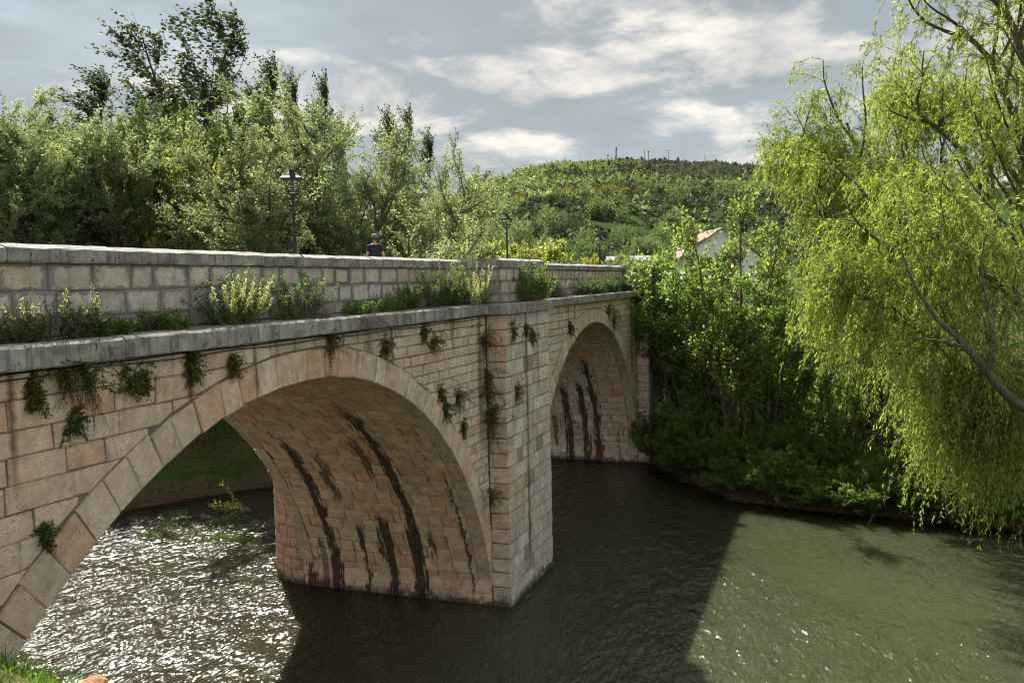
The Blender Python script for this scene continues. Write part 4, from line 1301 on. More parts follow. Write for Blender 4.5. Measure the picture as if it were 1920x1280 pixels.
g_ = np.random.default_rng(5)
mS = broad_tree(51, 13, 3, .16, .10, (.20, .26, .09), (.16, .10), 13, 13, 8, start=.22, crown=.10)           # slender sapling
mM = broad_tree(52, 9, 6, .42, .09, (.21, .29, .10), (.16, .10), 20, 13, 10, start=.08, crown=.26)             # leafy shrub tree
mU = broad_tree(53, 5, 8, .75, .05, (.16, .245, .075), (.14, .08), 20, 13, 9, start=.06, crown=.36)            # understorey shrub
SG = 'shrubs on the right bank'
def bank_tree(meshes, H, px, yt, D, name, label, rz=0, wx=1.0, grp=SG, cat='tree'):
    x, y, z = base_at(px, D); k = top_scale(px, yt, D, real_h(meshes[1]))
    return place_tree(meshes, name, label, (x, y, max(z, .05)), (k * wx, k * wx, k), rz, grp, cat, .1)
bank_tree(mS, 13, 1376, 318, 51, 'sapling_tree', 'slender sapling with bare thin trunk right of the bridge end', .4, 1.0)
bank_tree(mS, 13, 1425, 420, 55, 'sapling_tree', 'second shorter sapling close behind the slender one', 2.0, .9)
bank_tree(mM, 9, 1282, 425, 57, 'leafy_tree', 'bright leafy maple like tree hiding the far end of the bridge', 0, .85)
bank_tree(mM, 9, 1330, 452, 56, 'leafy_tree', 'leafy tree between the bridge end and the slender sapling', 1.4, 1.0)
bank_tree(mM, 9, 1452, 500, 53, 'leafy_tree', 'leafy tree under the left fringe of the tall willow', 2.6, 1.0)
bank_tree(mM, 9, 1560, 640, 52, 'leafy_tree', 'shaded leafy tree below the tall willow', 3.3, 1.1)
bank_tree(mM, 9, 1680, 650, 50, 'leafy_tree', 'shaded leafy tree behind the hanging fringe of the leaning willow', 4.4, 1.1)
bank_tree(mM, 9, 1800, 620, 50, 'leafy_tree', 'leafy tree in shade at the right edge behind the leaning willow', 5.2, 1.2)
for px, yt, D, rz, wx, lab in ((1232, 760, 55.5, 0, .8, 'dark shrub at the foot of the last buttress'), (1300, 730, 53, 1, 1.0, 'low shrub beside the dark shrub at the buttress foot'), (1360, 790, 50.5, 2, 1.0, 'bush overhanging the water below the slender sapling'),
        (1430, 770, 50.5, 3, 1.0, 'bush on the bank right of the slender sapling trunk'), (1500, 800, 50, 4, 1.0, 'dark bush under the left part of the tall willow'), (1580, 820, 49.5, 5, 1.0, 'low dark bush at the middle of the right bank'),
        (1660, 820, 49, .5, 1.0, 'low dark bush near the pale stone on the bank'), (1740, 830, 48, 1.5, 1.0, 'dark bush behind the lowest willow fringe'), (1830, 820, 48, 2.5, 1.1, 'dark bush at the right edge of the bank'), (1910, 800, 47, 3.5, 1.2, 'last dark bush, cut by the right edge'),
        (1400, 690, 57, 4.2, 1.2, 'tall shrub behind the saplings'), (1620, 700, 56, 5.2, 1.3, 'tall shrub in the shade behind the tall willow'), (1520, 690, 57, 2.2, 1.3, 'tall shrub behind the left fringe of the tall willow'), (1760, 700, 55, 3.2, 1.3, 'tall shrub in the shade behind the leaning willow')):
    bank_tree(mU, 5, px, yt, D, 'bank_shrub', lab, rz, wx, SG, 'shrub')
for i in range(17):
    sx = 1235 + i * 42
    for D in np.arange(40, 62, .25):
        q_ = at(sx, 600, float(D))
        if river_dist(np.array([q_.x]), np.array([q_.y]))[0] > (.35 if i % 2 else .9): break
    t = place_tree(mU, 'bank_shrub', ('%s drooping shrub along the right water line, counted from the far buttress' % ('first second third fourth fifth sixth seventh eighth ninth tenth eleventh twelfth thirteenth fourteenth fifteenth sixteenth seventeenth'.split()[i])), (q_.x, q_.y, max(ground_z(q_.x, q_.y), .1)), (.62 + .12 * math.sin(i * 2.1), .62 + .12 * math.sin(i * 2.1), .44 + .12 * math.sin(i * 1.3 + 1)), i * 1.1, SG, 'shrub')
# bare upright stems in the shade of the bank
gS = np.random.default_rng(77)
for i in range(26):
    px = 1330 + i * 23 + gS.uniform(-10, 10); D = gS.uniform(49, 54)
    x, y, z = base_at(px, D)
    if z < .1: continue
    n = int(gS.integers(2, 4))
    P = grow(np.array([[0, 0, -.2]] * n) + gS.normal(0, .12, (n, 3)) * [1, 1, 0], np.array([[0, 0, 1.0]] * n) + gS.normal(0, .14, (n, 3)), gS.uniform(3.5, 6.5), 8, .05, UP, .2, gS)
    G = Geo(); G.add(*np_tubes(P, np.full(n, .045), np.full(n, .012), 5))
    t = put('bare_sapling', G.mesh('bare_sapling', M_bark, True), None, label='thin bare upright stems in the shade of the right bank', category='sapling', group='bare stems under the willows')
    t.location = (x, y, z)
# the sparse tree top that shows above the tall willow
pD = poplar(35, 20, base=(.10, .13, .10), wind=WND, nb=46, slim=.34, sparse=.22)
x, y, z = base_at(1575, 66); k = top_scale(1575, 158, 66, real_h(pD[1]))
place_tree(pD, 'poplar_tree', 'sparse bare looking tree top rising above the tall willow', (x, y, z), (k, k, k), 0, PG)
# ------------------------------------------------------------------ far hill: shrubs, meadow trees, masts
def hill_bush(seed, w, h, base, n, leaf, col2=None, cone=False):
    g = np.random.default_rng(seed)
    v = nrm(g.normal(0, 1, (n, 3))); v[:, 2] = np.abs(v[:, 2]) * .9 + .02
    r = g.uniform(.55, 1.0, n) ** .5
    lump = 1 + .28 * np.sin(v[:, 0] * 5 + seed) * np.sin(v[:, 1] * 4.3 + seed * 2) + g.normal(0, .09, n)
    pos = v * (r * lump)[:, None] * np.array([w / 2, w / 2, h])
    if cone: pos[:, :2] *= (1.1 - .95 * np.clip(pos[:, 2:] / h, 0, 1))
    ax = nrm(v + g.normal(0, .6, (n, 3)))
    V, F = leaf_quads(pos, ax, leaf * g.uniform(.6, 1.3, n), leaf * .6 * g.uniform(.6, 1.3, n), g)
    T = tints(n, base, g, .22, 0)
    if col2 is not None:
        y = g.random(n) < .55; T[y] = np.array(col2) * g.uniform(.7, 1.2, (y.sum(), 1))
    return V, F, T
KINDS_H = [  # name, label, builder
    ('hill_shrub', 'dark green round bush on the far hillside', [hill_bush(60 + i, 2.7, 2.1, (.085, .112, .070), 330, .42) for i in range(3)], 'dark bushes on the far hill', 'bush'),
    ('hill_shrub', 'grey brown leafless scrub on the far hillside', [hill_bush(70 + i, 2.1, 1.1, (.15, .145, .125), 220, .34) for i in range(3)], 'grey scrub on the far hill', 'bush'),
    ('hill_tree', 'fresh green round tree on the far hillside', [hill_bush(80 + i, 3.1, 2.9, (.20, .265, .12), 380, .42) for i in range(3)], 'fresh green trees on the far hill', 'tree'),
    ('broom_bush', 'yellow flowering broom bush on the far hillside', [hill_bush(90 + i, 2.2, 1.1, (.12, .14, .05), 240, .32, (.48, .33, .03)) for i in range(2)], 'yellow broom on the far hill', 'bush'),
    ('pine_tree', 'dark conical pine on the far hillside', [hill_bush(95 + i, 2.6, 4.0, (.040, .058, .052), 230, .45, None, True) for i in range(2)], 'dark pines on the far hill', 'tree'),
]
KM = [[np_mesh(k[0], V, F, M_hillleaf, T) for V, F, T in k[2]] for k in KINDS_H]
gh = np.random.default_rng(8)
cand = []
tries = 0
N_H = 8000
ta = gh.uniform(-.13, .42, N_H); DD = 98 + (482 - 98) * gh.random(N_H) ** .62
hx = DD * CA + ta * DD * SA; hy = CAM.y + DD * SA - ta * DD * CA
hz = terrain(hx, hy)
patch = fbm(hx * .018 + 9, hy * .018, 3, 21); patch2 = fbm(hx * .03 + 3, hy * .03, 3, 31)
bare = fbm(hx * .012 + 31, hy * .012 + 7, 2, 41)
rel = np.clip((hz - 20) / 50, 0, 1)
rest_geo = {}
count_k = [0] * 5
order = np.argsort(DD)
n_ind = 0
for i in order:
    u = gh.random()
    right = sstep(np.array(ta[i]), .04, .22) * sstep(np.array(rel[i]), .25, .6)      # the upper right flank is grey and open
    if rel[i] < .12 and patch[i] < .45 and u < .4: continue                            # meadow stays open
    if u < .46 * right + .18 * (rel[i] > .25): k = 1
    elif patch2[i] > .50 and .25 < rel[i] < .75 and ta[i] < .16 and u < .72: k = 3
    elif patch[i] > .46 - .06 * (ta[i] < 0.02) and u < .82 - .4 * right: k = 2
    elif u > .985: k = 4
    else: k = 0
    if k == 3 and count_k[3] > 240: k = 1
    sc_ = gh.uniform(.55, 1.25) * (1.25 if k in (0, 2) and gh.random() < .18 else 1.0)
    if k == 2 and rel[i] < .3: sc_ *= 1.25
    if DD[i] < 260: sc_ *= .55 + .45 * (DD[i] - 98) / 162
    count_k[k] += 1
    v = int(gh.integers(0, len(KM[k]))); rz = gh.uniform(0, 6.28); z = hz[i] - .15
    if count_k[k] <= 90:
        o = put(KINDS_H[k][0], KM[k][v], None, label=KINDS_H[k][1], category=KINDS_H[k][4], group=KINDS_H[k][3])
        o.location = (hx[i], hy[i], z); o.scale = (sc_, sc_, sc_ * gh.uniform(.8, 1.15)); o.rotation_euler = (0, 0, rz)
    else:
        V, F, T = KINDS_H[k][2][v]
        sub = slice(0, len(F), 17)                      # farther ones need fewer leaves
        F2 = F[sub]; V2 = V.reshape(-1, 4, 3)[sub].reshape(-1, 3) * np.array([sc_, sc_, sc_])
        c_, s_ = math.cos(rz), math.sin(rz)
        V2 = np.stack([V2[:, 0] * c_ - V2[:, 1] * s_ + hx[i], V2[:, 0] * s_ + V2[:, 1] * c_ + hy[i], V2[:, 2] + z], 1)
        V3 = V2.reshape(-1, 4, 3); cen = V3.mean(1, keepdims=True); V2 = (cen + (V3 - cen) * 3.1).reshape(-1, 3)
        rest_geo.setdefault(k, Geo()).add(V2, np.arange(len(V2)).reshape(-1, 4), T[sub])
for k, G in rest_geo.items():
    put('hillside_scrub', G.mesh('hillside_scrub', M_hillleaf), None, kind='stuff', label=('dark', 'grey', 'fresh green', 'yellow flowering', 'dark pine')[k] + ' scrub covering the far hillside', category='scrub')
# scattered trees in the meadow at the hill foot
for i in range(110):
    px = gh.uniform(870, 1420); D = gh.uniform(100, 230); q_ = at(px, 480, D); z = ground_z(q_.x, q_.y); k = (2, 2, 0, 2, 0)[i % 5]
    o = put('meadow_tree', KM[k][i % 3], None, label=('fresh green', 'fresh green', 'dark green', 'fresh green', 'dark green')[i % 5] + ' bushy tree in the meadow at the foot of the hill', category='tree', group='bushy trees in the meadow')
    s_ = gh.uniform(.9, 1.7); o.location = (q_.x, q_.y, z - .2); o.scale = (s_, s_, s_ * gh.uniform(.9, 1.3)); o.rotation_euler = (0, 0, gh.uniform(0, 6))
# the dark pine wood on the hill's left shoulder and the big grey tree beside it
for i in range(16):
    px = 862 + gh.uniform(0, 58); D = 395 + gh.uniform(-25, 25); p = at(px, 400, D); z = ground_z(p.x, p.y)
    o = put('pine_tree', KM[4][i % 2], None, label='dark conical pine in the small wood at the hill\'s left shoulder', category='tree', group='pine wood on the hill shoulder')
    o.location = (p.x, p.y, z - .2); s_ = gh.uniform(1.5, 2.1); o.scale = (s_ * .8, s_ * .8, s_); o.rotation_euler = (0, 0, gh.uniform(0, 6))
p = at(972, 330, 430); o = put('hill_tree', KM[0][1], None, label='big grey green tree standing out on the left skyline of the hill', category='tree'); o.location = (p.x, p.y, ground_z(p.x, p.y) - .4); o.scale = (2.6, 2.6, 2.7)

M_mast = plain_mat('galvanised_steel', (.16, .165, .17), .6, .1, 8, .05, .6)
def mast(px, ytop, kind, label):
    D = 466.0; p = at(px, 305, D); z = ground_z(p.x, p.y); zt = at(px, ytop, D).z; h = max(zt - z, 4)
    t = thing('antenna_mast', label, 'mast', (p.x, p.y, z), 0, 'masts on the hill top')
    geo = []
    if kind == 0:                                # lattice tower
        for a in range(3):
            w = a * 2.094; geo.append(tube([(.55 * math.cos(w), .55 * math.sin(w), -.5), (.32 * math.cos(w), .32 * math.sin(w), h)], .12, 5))
        for i in range(int(h / 1.2)):
            f = i * 1.2; r = .55 - .23 * f / h
            for a in range(3):
                w0, w1 = a * 2.094, (a + 1) * 2.094
                geo.append(tube([(r * math.cos(w0), r * math.sin(w0), f), (r * math.cos(w1), r * math.sin(w1), f + 1.2)], .05, 4))
        V, F = join_geo(geo); put('lattice', new_mesh('lattice', V, F, M_mast), t)
        for xa in (-.75, .45):
            V, F = box_geo(xa, xa + .3, -.2, .2, h - 1.8, h - .1); put('antenna', new_mesh('antenna', V, F, M_mast), t)
    else:
        V, F = tube([(0, 0, -.5), (0, 0, h)], [.20, .13], 6); put('pole', new_mesh('pole', V, F, M_mast), t)
        if kind == 2:
            V, F = tube([(-1.6 * rt.x, -1.6 * rt.y, h - .25), (1.6 * rt.x, 1.6 * rt.y, h - .25)], .08, 5); put('crossarm', new_mesh('crossarm', V, F, M_mast), t)
        if kind == 3:
            V, F = lathe([(.1, h - .4), (.5, h - .1), (.45, h + .4), (.05, h + .5)], 8); put('antenna', new_mesh('antenna', V, F, M_mast), t)
mast(1156, 276, 0, 'tallest lattice mast with antennas on the hill top')
mast(1140, 292, 3, 'short mast with a dark round head left of the lattice mast')
mast(1209, 280, 1, 'plain thin pole mast right of the lattice mast')
mast(1216, 285, 3, 'small mast with a round head beside the plain pole')
mast(1253, 282, 2, 'mast with a crossarm in the middle of the hill top')
mast(1322, 290, 1, 'lonely thin mast at the right end of the hill top')

# ------------------------------------------------------------------ white house beyond the right bank
M_wall_w = plain_mat('white_render', (.74, .74, .73), .9, .06, 2.0, .2)
M_tile = plain_mat('roof_tile', (.21, .15, .12), .9, .3, 3.0, .5)
M_glass = plain_mat('window_glass', (.03, .035, .04), .15, .1, 3.0, .0)
M_brickc = plain_mat('chimney_brick', (.27, .21, .17), .9, .3, 6.0, .5)
M_wood = plain_mat('shutter_wood', (.07, .05, .035), .7, .2, 8.0, .3)
hp = at(1352, 470, 86)
house = thing('white_house', 'white rendered house with gabled roof and chimney half hidden by the trees', 'house', (hp.x, hp.y, 0), math.atan2(rt.y, rt.x))
hz0 = ground_z(hp.x, hp.y) - .5; ze = at(1352, 478, 86).z; zr = at(1352, 430, 86).z
W2, Dp = 3.6, 9.0
V = [(-W2, 0, hz0), (W2, 0, hz0), (W2, 0, ze), (0, 0, zr), (-W2, 0, ze), (-W2, Dp, hz0), (W2, Dp, hz0), (W2, Dp, ze), (0, Dp, zr), (-W2, Dp, ze)]
put('wall', new_mesh('wall', V, [(0, 1, 2, 3, 4), (6, 5, 9, 8, 7), (5, 0, 4, 9), (1, 6, 7, 2), (4, 3, 8, 9), (3, 2, 7, 8)], M_wall_w), house)
sl = (zr - ze) / W2
roof_geo = []
for sg in (-1, 1):
    e = (sg * (W2 + .45), ze - .45 * sl); r_ = (0, zr)
    V = [(e[0], -.4, e[1] + .03), (r_[0], -.4, r_[1] + .03), (r_[0], Dp + .4, r_[1] + .03), (e[0], Dp + .4, e[1] + .03)]
    V += [(x, y, z + .16) for x, y, z in V]
    F = [(0, 1, 2, 3), (7, 6, 5, 4), (0, 4, 5, 1), (1, 5, 6, 2), (2, 6, 7, 3), (3, 7, 4, 0)]
    roof_geo.append((V, F))
V, F = join_geo(roof_geo)
roof = put('roof', new_mesh('roof', V, F, M_tile), house); fix_normals(roof.data)
cz = at(1302, 414, 86).z
v, f = box_geo(-2.95, -2.05, 1.0, 1.9, ze - .2, cz - .35); v2, f2 = box_geo(-3.05, -1.95, .9, 2.0, cz - .35, cz - .2)
V, F = join_geo([(v, f), (v2, f2)]); ch = put('chimney', new_mesh('chimney', V, F, M_brickc), roof)
v, f = lathe([(.30, cz - .2), (.34, cz + .35), (.14, cz + .55)], 8, -2.5, 1.45); put('chimney_cowl', new_mesh('chimney_cowl', v, f, M_iron), roof)
for wx_, wz in ((-1.2, ze - .55), (1.3, ze - .55), (-1.2, ze - 3.2), (1.3, ze - 3.2)):
    wn = put('window', None, house)
    v, f = box_geo(wx_ - .55, wx_ + .55, -.03, .12, wz - 1.1, wz + .2); put('pane', new_mesh('pane', v, f, M_glass), wn)
    fr = [box_geo(wx_ - .62, wx_ - .55, -.05, .1, wz - 1.1, wz + .2), box_geo(wx_ + .55, wx_ + .62, -.05, .1, wz - 1.1, wz + .2), box_geo(wx_ - .04, wx_ + .04, -.055, .1, wz - 1.1, wz + .2), box_geo(wx_ - .75, wx_ + .75, -.16, .1, wz + .2, wz + .30)]
    V, F = join_geo(fr); put('frame', new_mesh('frame', V, F, M_wood), wn)
# a long low grey shed roof in the valley beyond the bridge
sp = at(1185, 490, 128); shed = thing('low_shed', 'long low grey shed roof in the valley behind the bridge end', 'shed', (sp.x, sp.y, 0), math.atan2(rt.y, rt.x))
zt = at(1185, 481, 128).z; gz = ground_z(sp.x, sp.y)
v, f = box_geo(-3.2, 3.2, 0, 4, gz - .5, zt - .5); put('wall', new_mesh('wall', v, f, M_wall_w), shed)
V = [(-3.5, -.3, zt - .55), (3.5, -.3, zt - .55), (3.5, 2, zt + .15), (-3.5, 2, zt + .15), (-3.5, 4.3, zt - .55), (3.5, 4.3, zt - .55)]
put('roof', new_mesh('roof', V, [(0, 1, 2, 3), (3, 2, 5, 4), (0, 3, 4), (1, 5, 2), (0, 4, 5, 1)], plain_mat('shed_roof', (.25, .26, .27), .7, .1, 3)), shed)

# ------------------------------------------------------------------ street lamps on the bridge
Z_DECK = 11.58
M_lampglass = plain_mat('lamp_glass', (.16, .17, .17), .12, .1, 5.0, 0.0)
def lamp(s, ztop, label):
    t = thing('street_lamp', label, 'street lamp', (s, 1.75, Z_DECK), R_(24), 'street lamps on the bridge')
    h = ztop - Z_DECK - .62
    V, F = lathe([(.17, 0), (.17, .10), (.12, .16), (.13, .42), (.085, .50), (.075, .95), (.055, 1.0), (.050, 1.05), (.036, h - .25), (.055, h - .22), (.035, h - .17), (.03, h)], 12)
    put('post', new_mesh('post', V, F, M_iron, smooth=False), t)
    # lantern: tapering four-sided cage, wide hat roof
    a, b = .115, .20; z0, z1 = h + .02, h + .36
    cage = []
    for sx, sy in ((1, 1), (1, -1), (-1, -1), (-1, 1)):
        cage.append(tube([(sx * a, sy * a, z0), (sx * b, sy * b, z1)], .013, 5))
        cage.append(tube([(0, 0, h - .12), (sx * a * .9, sy * a * .9, z0)], .011, 5))
    for r, z in ((a, z0), (b, z1), ((a + b) / 2 - .03, z0 + .10)):
        q = [(r, r, z), (r, -r, z), (-r, -r, z), (-r, r, z), (r, r, z)]
        for i in range(4): cage.append(tube([q[i], q[i + 1]], .011, 4))
    V, F = join_geo(cage); lant = put('lantern', new_mesh('lantern', V, F, M_iron), t)
    gl = []
    for i in range(4):
        c = [(1, 1), (1, -1), (-1, -1), (-1, 1)]; p_, q_ = c[i], c[(i + 1) % 4]
        V = [(p_[0] * a, p_[1] * a, z0), (q_[0] * a, q_[1] * a, z0), (q_[0] * b, q_[1] * b, z1), (p_[0] * b, p_[1] * b, z1)]
        V += [(x * .975, y * .975, z) for x, y, z in V]
    V, F = lathe([(.05, z0 + .03), (.06, z0 + .14), (.03, z0 + .24)], 8); put('bulb', new_mesh('bulb', V, F, M_lampglass, smooth=True), lant)
    hat = [(.275, z1 - .005), (.285, z1 + .02), (.20, z1 + .085), (.115, z1 + .165), (.055, z1 + .185), (.055, z1 + .225), (.075, z1 + .232), (.075, z1 + .25)]
    V, F = [], []
    for r, z in hat:
        for sx, sy in ((1, 1), (1, -1), (-1, -1), (-1, 1)): V.append((sx * r, sy * r, z))
    for i in range(len(hat) - 1):
        for j in range(4): F.append((i * 4 + j, i * 4 + (j + 1) % 4, i * 4 + 4 + (j + 1) % 4, i * 4 + 4 + j))
    F.append((0, 1, 2, 3)); n = (len(hat) - 1) * 4; F.append((n + 3, n + 2, n + 1, n))
    me = new_mesh('roof', V, F, M_iron); fix_normals(me); put('roof', me, lant)
for (px, yt, lab) in ((547, 318, 'tall black lantern street lamp left of the walking man'), (949.5, 400, 'black lantern street lamp rising above the middle pier'), (1124.5, 443, 'farthest black street lamp above the second arch')):
    p = at_q(px, yt, 1.75); lamp(p.x, p.z, lab)
# ------------------------------------------------------------------ plants growing on the bridge
def herb(kind, seed, h, w=None):
    """returns {part: mesh} about the origin, growing up (or hanging down along -Z, out along -Y)"""
    g = np.random.default_rng(seed); w = w or h * .7
    out = {}
    def stems(n, L, spread, trop, tk, wig=.08, box=(.35, .12)):
        st = np.stack([g.uniform(-w, w, n) * box[0], g.uniform(-.2, .2, n) * box[1] * 4, np.zeros(n) - .03], 1)
        d = np.stack([st[:, 0] / max(w, .01) * spread * 2 + g.normal(0, spread * .5, n), g.normal(0, spread * .6, n) - .12, np.ones(n)], 1)
        return grow(st, d, L, 7, wig, trop, tk, g)
    def leafy(P, per, L, Wd, base, t0=.05, t1=1.0, up=.3, yellow=.1, v=.25, spread=.03):
        pos, tan, idx = along(P, per, g, t0, t1)
        ax = nrm(tan * up + g.normal(0, .6, pos.shape)); pos = pos + g.normal(0, spread, pos.shape)
        sz = g.uniform(.6, 1.3, len(pos)); V, F = leaf_quads(pos, ax, L * sz, Wd * sz, g)
        return V, F, tints(len(pos), base, g, v, yellow)
    fol, dry, fl = Geo(), Geo(), Geo()
    if kind == 'bush':
        P = stems(44, h * g.uniform(.35, 1.0, 44), .6, UP, .2, .1, (.6, .14))
        fol.add(*leafy(P, 75, .085, .026, (.115, .17, .075), .05, 1.0, .3, .12, .35)); fol.add(*np_tubes(P, np.full(44, .005), np.full(44, .002), 3), (.09, .10, .05))
        Q = stems(30, h * g.uniform(.6, 1.15, 30), .7, UP, .1, .12, (.75, .14)); dry.add(*np_tubes(Q, np.full(30, .0035), np.full(30, .0015), 3), (.16, .115, .085))
        V, F, T = leafy(Q, 10, .022, .014, (.20, .16, .12), .6); dry.add(V, F, T)
    elif kind == 'leafy':
        P = stems(36, h * g.uniform(.5, 1.05, 36), .5, UP, .3)
        fol.add(*leafy(P, 48, .085, .052, (.13, .215, .055), .15)); fol.add(*np_tubes(P, np.full(36, .006), np.full(36, .003), 3), (.09, .08, .05))
    elif kind == 'spike':
        n = 30; P = stems(n, h * g.uniform(.5, 1.1, n), .5, UP, .8, .03, (.7, .14))
        fol.add(*leafy(P, 30, .08, .02, (.12, .175, .06), .02, .6)); fol.add(*np_tubes(P, np.full(n, .005), np.full(n, .003), 3), (.14, .18, .07))
        V, F, T = leafy(P, 95, .034, .024, (.47, .50, .30), .45, 1.0, .5, .12, .15, .013); fl.add(V, F, T)
    elif kind == 'weeds':
        n = 46; P = stems(n, h * g.uniform(.35, 1.05, n), .4, UP, .4, .08, (.5, .14))
        fol.add(*leafy(P, 34, .075, .02, (.12, .155, .075), .02, .8)); fol.add(*np_tubes(P, np.full(n, .004), np.full(n, .002), 3), (.12, .11, .07))
        k = P[:12]; V, F, T = leafy(k, 44, .03, .02, (.38, .38, .22), .6, 1.0, .5, .2, .2, .012); fl.add(V, F, T)
        Q = stems(26, h * g.uniform(.4, .8, 26), .7, DOWN, .5, .12, (.5, .14)); dry.add(*np_tubes(Q, np.full(26, .003), np.full(26, .0015), 3), (.19, .15, .12))
    elif kind == 'low':
        n = 70; P = stems(n, h * g.uniform(.3, 1.0, n), .8, DOWN, .15, .1, (.5, .16))
        fol.add(*leafy(P, 34, .06, .034, (.11, .185, .05), .1))
    elif kind == 'dry':
        n = 190; P = stems(n, h * g.uniform(.4, 1.0, n), .8, DOWN, .9, .07, (.4, .14)); dry.add(*np_tubes(P, np.full(n, .0035), np.full(n, .0015), 3), tints(n * 21, (.25, .19, .15), g, .2, 0))
    elif kind in ('hang', 'trail'):
        n = 22 if kind == 'hang' else 46
        st = np.stack([g.normal(0, w * .20, n), np.full(n, .03), g.normal(0, .12, n) - (g.uniform(0, h * .6, n) if kind == 'trail' else 0)], 1)
        d = np.stack([g.normal(0, .5, n), -np.abs(g.normal(.7, .3, n)), g.normal(.35, .4, n)], 1)
        P = grow(st, d, h * g.uniform(.25, 1.1, n) * (1 if kind == 'hang' else .45), 8, .16, DOWN + np.array([0, .25, 0]), 1.5 if kind == 'hang' else 1.0, g)
        P[:, :, 1] = np.minimum(P[:, :, 1], .0)
        br = g.random() ** 1.6 * (1.0 if kind == 'hang' else .8)
        fol.add(*leafy(P, 34, .068, .024, (.10 + .06 * br, .155 - .03 * br, .06), .12, 1.0, .5, .2, .35, .02)); fol.add(*np_tubes(P, np.full(n, .006), np.full(n, .003), 3), (.07, .055, .04))
        m = 44; st = np.stack([g.normal(0, w * .12, m), np.full(m, -.01), np.zeros(m)], 1)
        Q = grow(st, np.stack([g.normal(0, .25, m), -np.abs(g.normal(0, .2, m)), -np.ones(m)], 1), h * g.uniform(.5, 1.15, m), 8, .12, DOWN, .8, g); Q[:, :, 1] = np.minimum(Q[:, :, 1], -.01)
        dry.add(*np_tubes(Q, np.full(m, .004), np.full(m, .0015), 3), (.13, .095, .07))
    elif kind == 'roots':
        m = 150; st = np.stack([g.uniform(-w, w, m) * .5, g.uniform(-.3, .25, m), g.uniform(0, .12, m)], 1)
        Q = grow(st, np.stack([g.normal(.2, .5, m), -np.abs(g.normal(.6, .3, m)), g.normal(.1, .3, m)], 1), h * g.uniform(.4, 1.1, m), 9, .13, DOWN, 1.7, g)
        dry.add(*np_tubes(Q, np.full(m, .0035), np.full(m, .0015), 3), tints(m * 27, (.16, .12, .105), g, .2, 0))
    if fol.n: out['foliage'] = fol.mesh('foliage', M_leaf)
    if fl.n: out['flower_spikes'] = fl.mesh('flower_spikes', M_leaf)
    if dry.n: out['dry_stems'] = dry.mesh('dry_stems', M_dry)
    return out

def plant(kind, px, py, hpx, label, q=0.25, seed=0, w=None, group=None, name=None, cat='plant', on=None):
    """root at pixel (px, py) on the plane y=q; hpx height in photograph pixels"""
    p = at_q(px, py, q)
    if on is not None: p.z = on
    h = hpx / FPX * (p - CAM).length * (1.18 if kind in ('bush', 'leafy', 'spike', 'weeds') else 1.0)
    nm = name or {'bush': 'wild_bush', 'leafy': 'leafy_bush', 'spike': 'flowering_weed', 'weeds': 'weed_clump', 'low': 'creeping_weed', 'dry': 'dry_grass_tuft', 'hang': 'hanging_plant', 'trail': 'hanging_plant', 'roots': 'dead_root_mat'}[kind]
    t = thing(nm, label, cat, tuple(p), 0, group)
    for k, me in herb(kind, seed, h, w).items(): put(k, me, t, kind='stuff')
    return t
LG = 'plants along the bridge ledge'
ZL = Z_CT + .01
for i, (k, px, hp_, w, q, lab) in enumerate((
    ('weeds', 25, 62, .9, .35, 'dark weed clump at the left end of the ledge'), ('weeds', 100, 88, 1.2, .3, 'tall weeds with pale seed spikes on the ledge, left of the bare concrete'), ('weeds', 160, 70, .9, .3, 'shorter weeds with pale spikes right beside the tall weeds on the ledge'),
    ('low', 205, 34, .5, .3, 'small green tuft ending the left weed patch on the ledge'), ('weeds', 275, 42, .7, .5, 'low thin weeds before the plinth left of the big flowering weed'), ('low', 320, 40, .6, .5, 'small tuft with yellow tinge left of the big flowering weed'),
    ('bush', 432, 92, .8, .45, 'dark tall bush behind the big flowering weed on the ledge'), ('spike', 455, 80, .8, .1, 'big weed with bright cream flower spikes on the ledge above the first arch'),
    ('bush', 560, 78, 1.0, .3, 'dark bush with dry twigs right of the big flowering weed'), ('dry', 600, 40, 1.0, .0, 'dry grass spilling over the cornice right of the dark bush'), ('low', 672, 34, 1.2, .2, 'low green creeping weed over the crown of the first arch'), ('low', 735, 38, 1.2, .35, 'fresh green creeping weed with pale flowers right of the arch crown'),
    ('bush', 770, 52, .8, .5, 'small bush against the plinth before the dark bushes'), ('bush', 822, 78, 1.2, .45, 'tall dark bush left of the pier head'), ('bush', 862, 84, 1.1, .4, 'dark bush close to the pier head behind the bright weed'), ('weeds', 845, 80, 1.0, .5, 'thin seed spikes standing over the dark bushes'),
    ('spike', 902, 62, .95, -.22, 'bright pale flowering weed leaning on the pier head'))):
    plant(k, px, 620, hp_, lab, q, 200 + i, w, LG, on=ZL)
for i, (k, px, hp_, w, q, lab) in enumerate((
    ('leafy', 985, 72, 1.5, -.78, 'bright leafy bush on the pier head right of the pilaster'), ('leafy', 1012, 50, 1.2, -.74, 'darker leafy bush on the right end of the pier head'), ('dry', 1000, 30, 1.2, -.85, 'dry stems hanging off the pier head'), ('dry', 1052, 34, 1.3, .1, 'reddish dry grass tuft right of the pier head'),
    ('weeds', 1040, 48, 1.0, .4, 'thin weeds behind the reddish dry grass'), ('bush', 1092, 36, 1.6, .2, 'first dark bush on the ledge above the second arch'), ('bush', 1120, 34, 1.4, .25, 'second dark bush on the ledge above the second arch'), ('bush', 1150, 32, 1.5, .25, 'third dark bush above the right half of the second arch'), ('bush', 1176, 26, 1.2, .25, 'last dark bush on the ledge by the far pier'))):
    plant(k, px, 560, hp_, lab, q, 240 + i, w, LG, on=ZL)
FG = 'plants rooted in the bridge face'
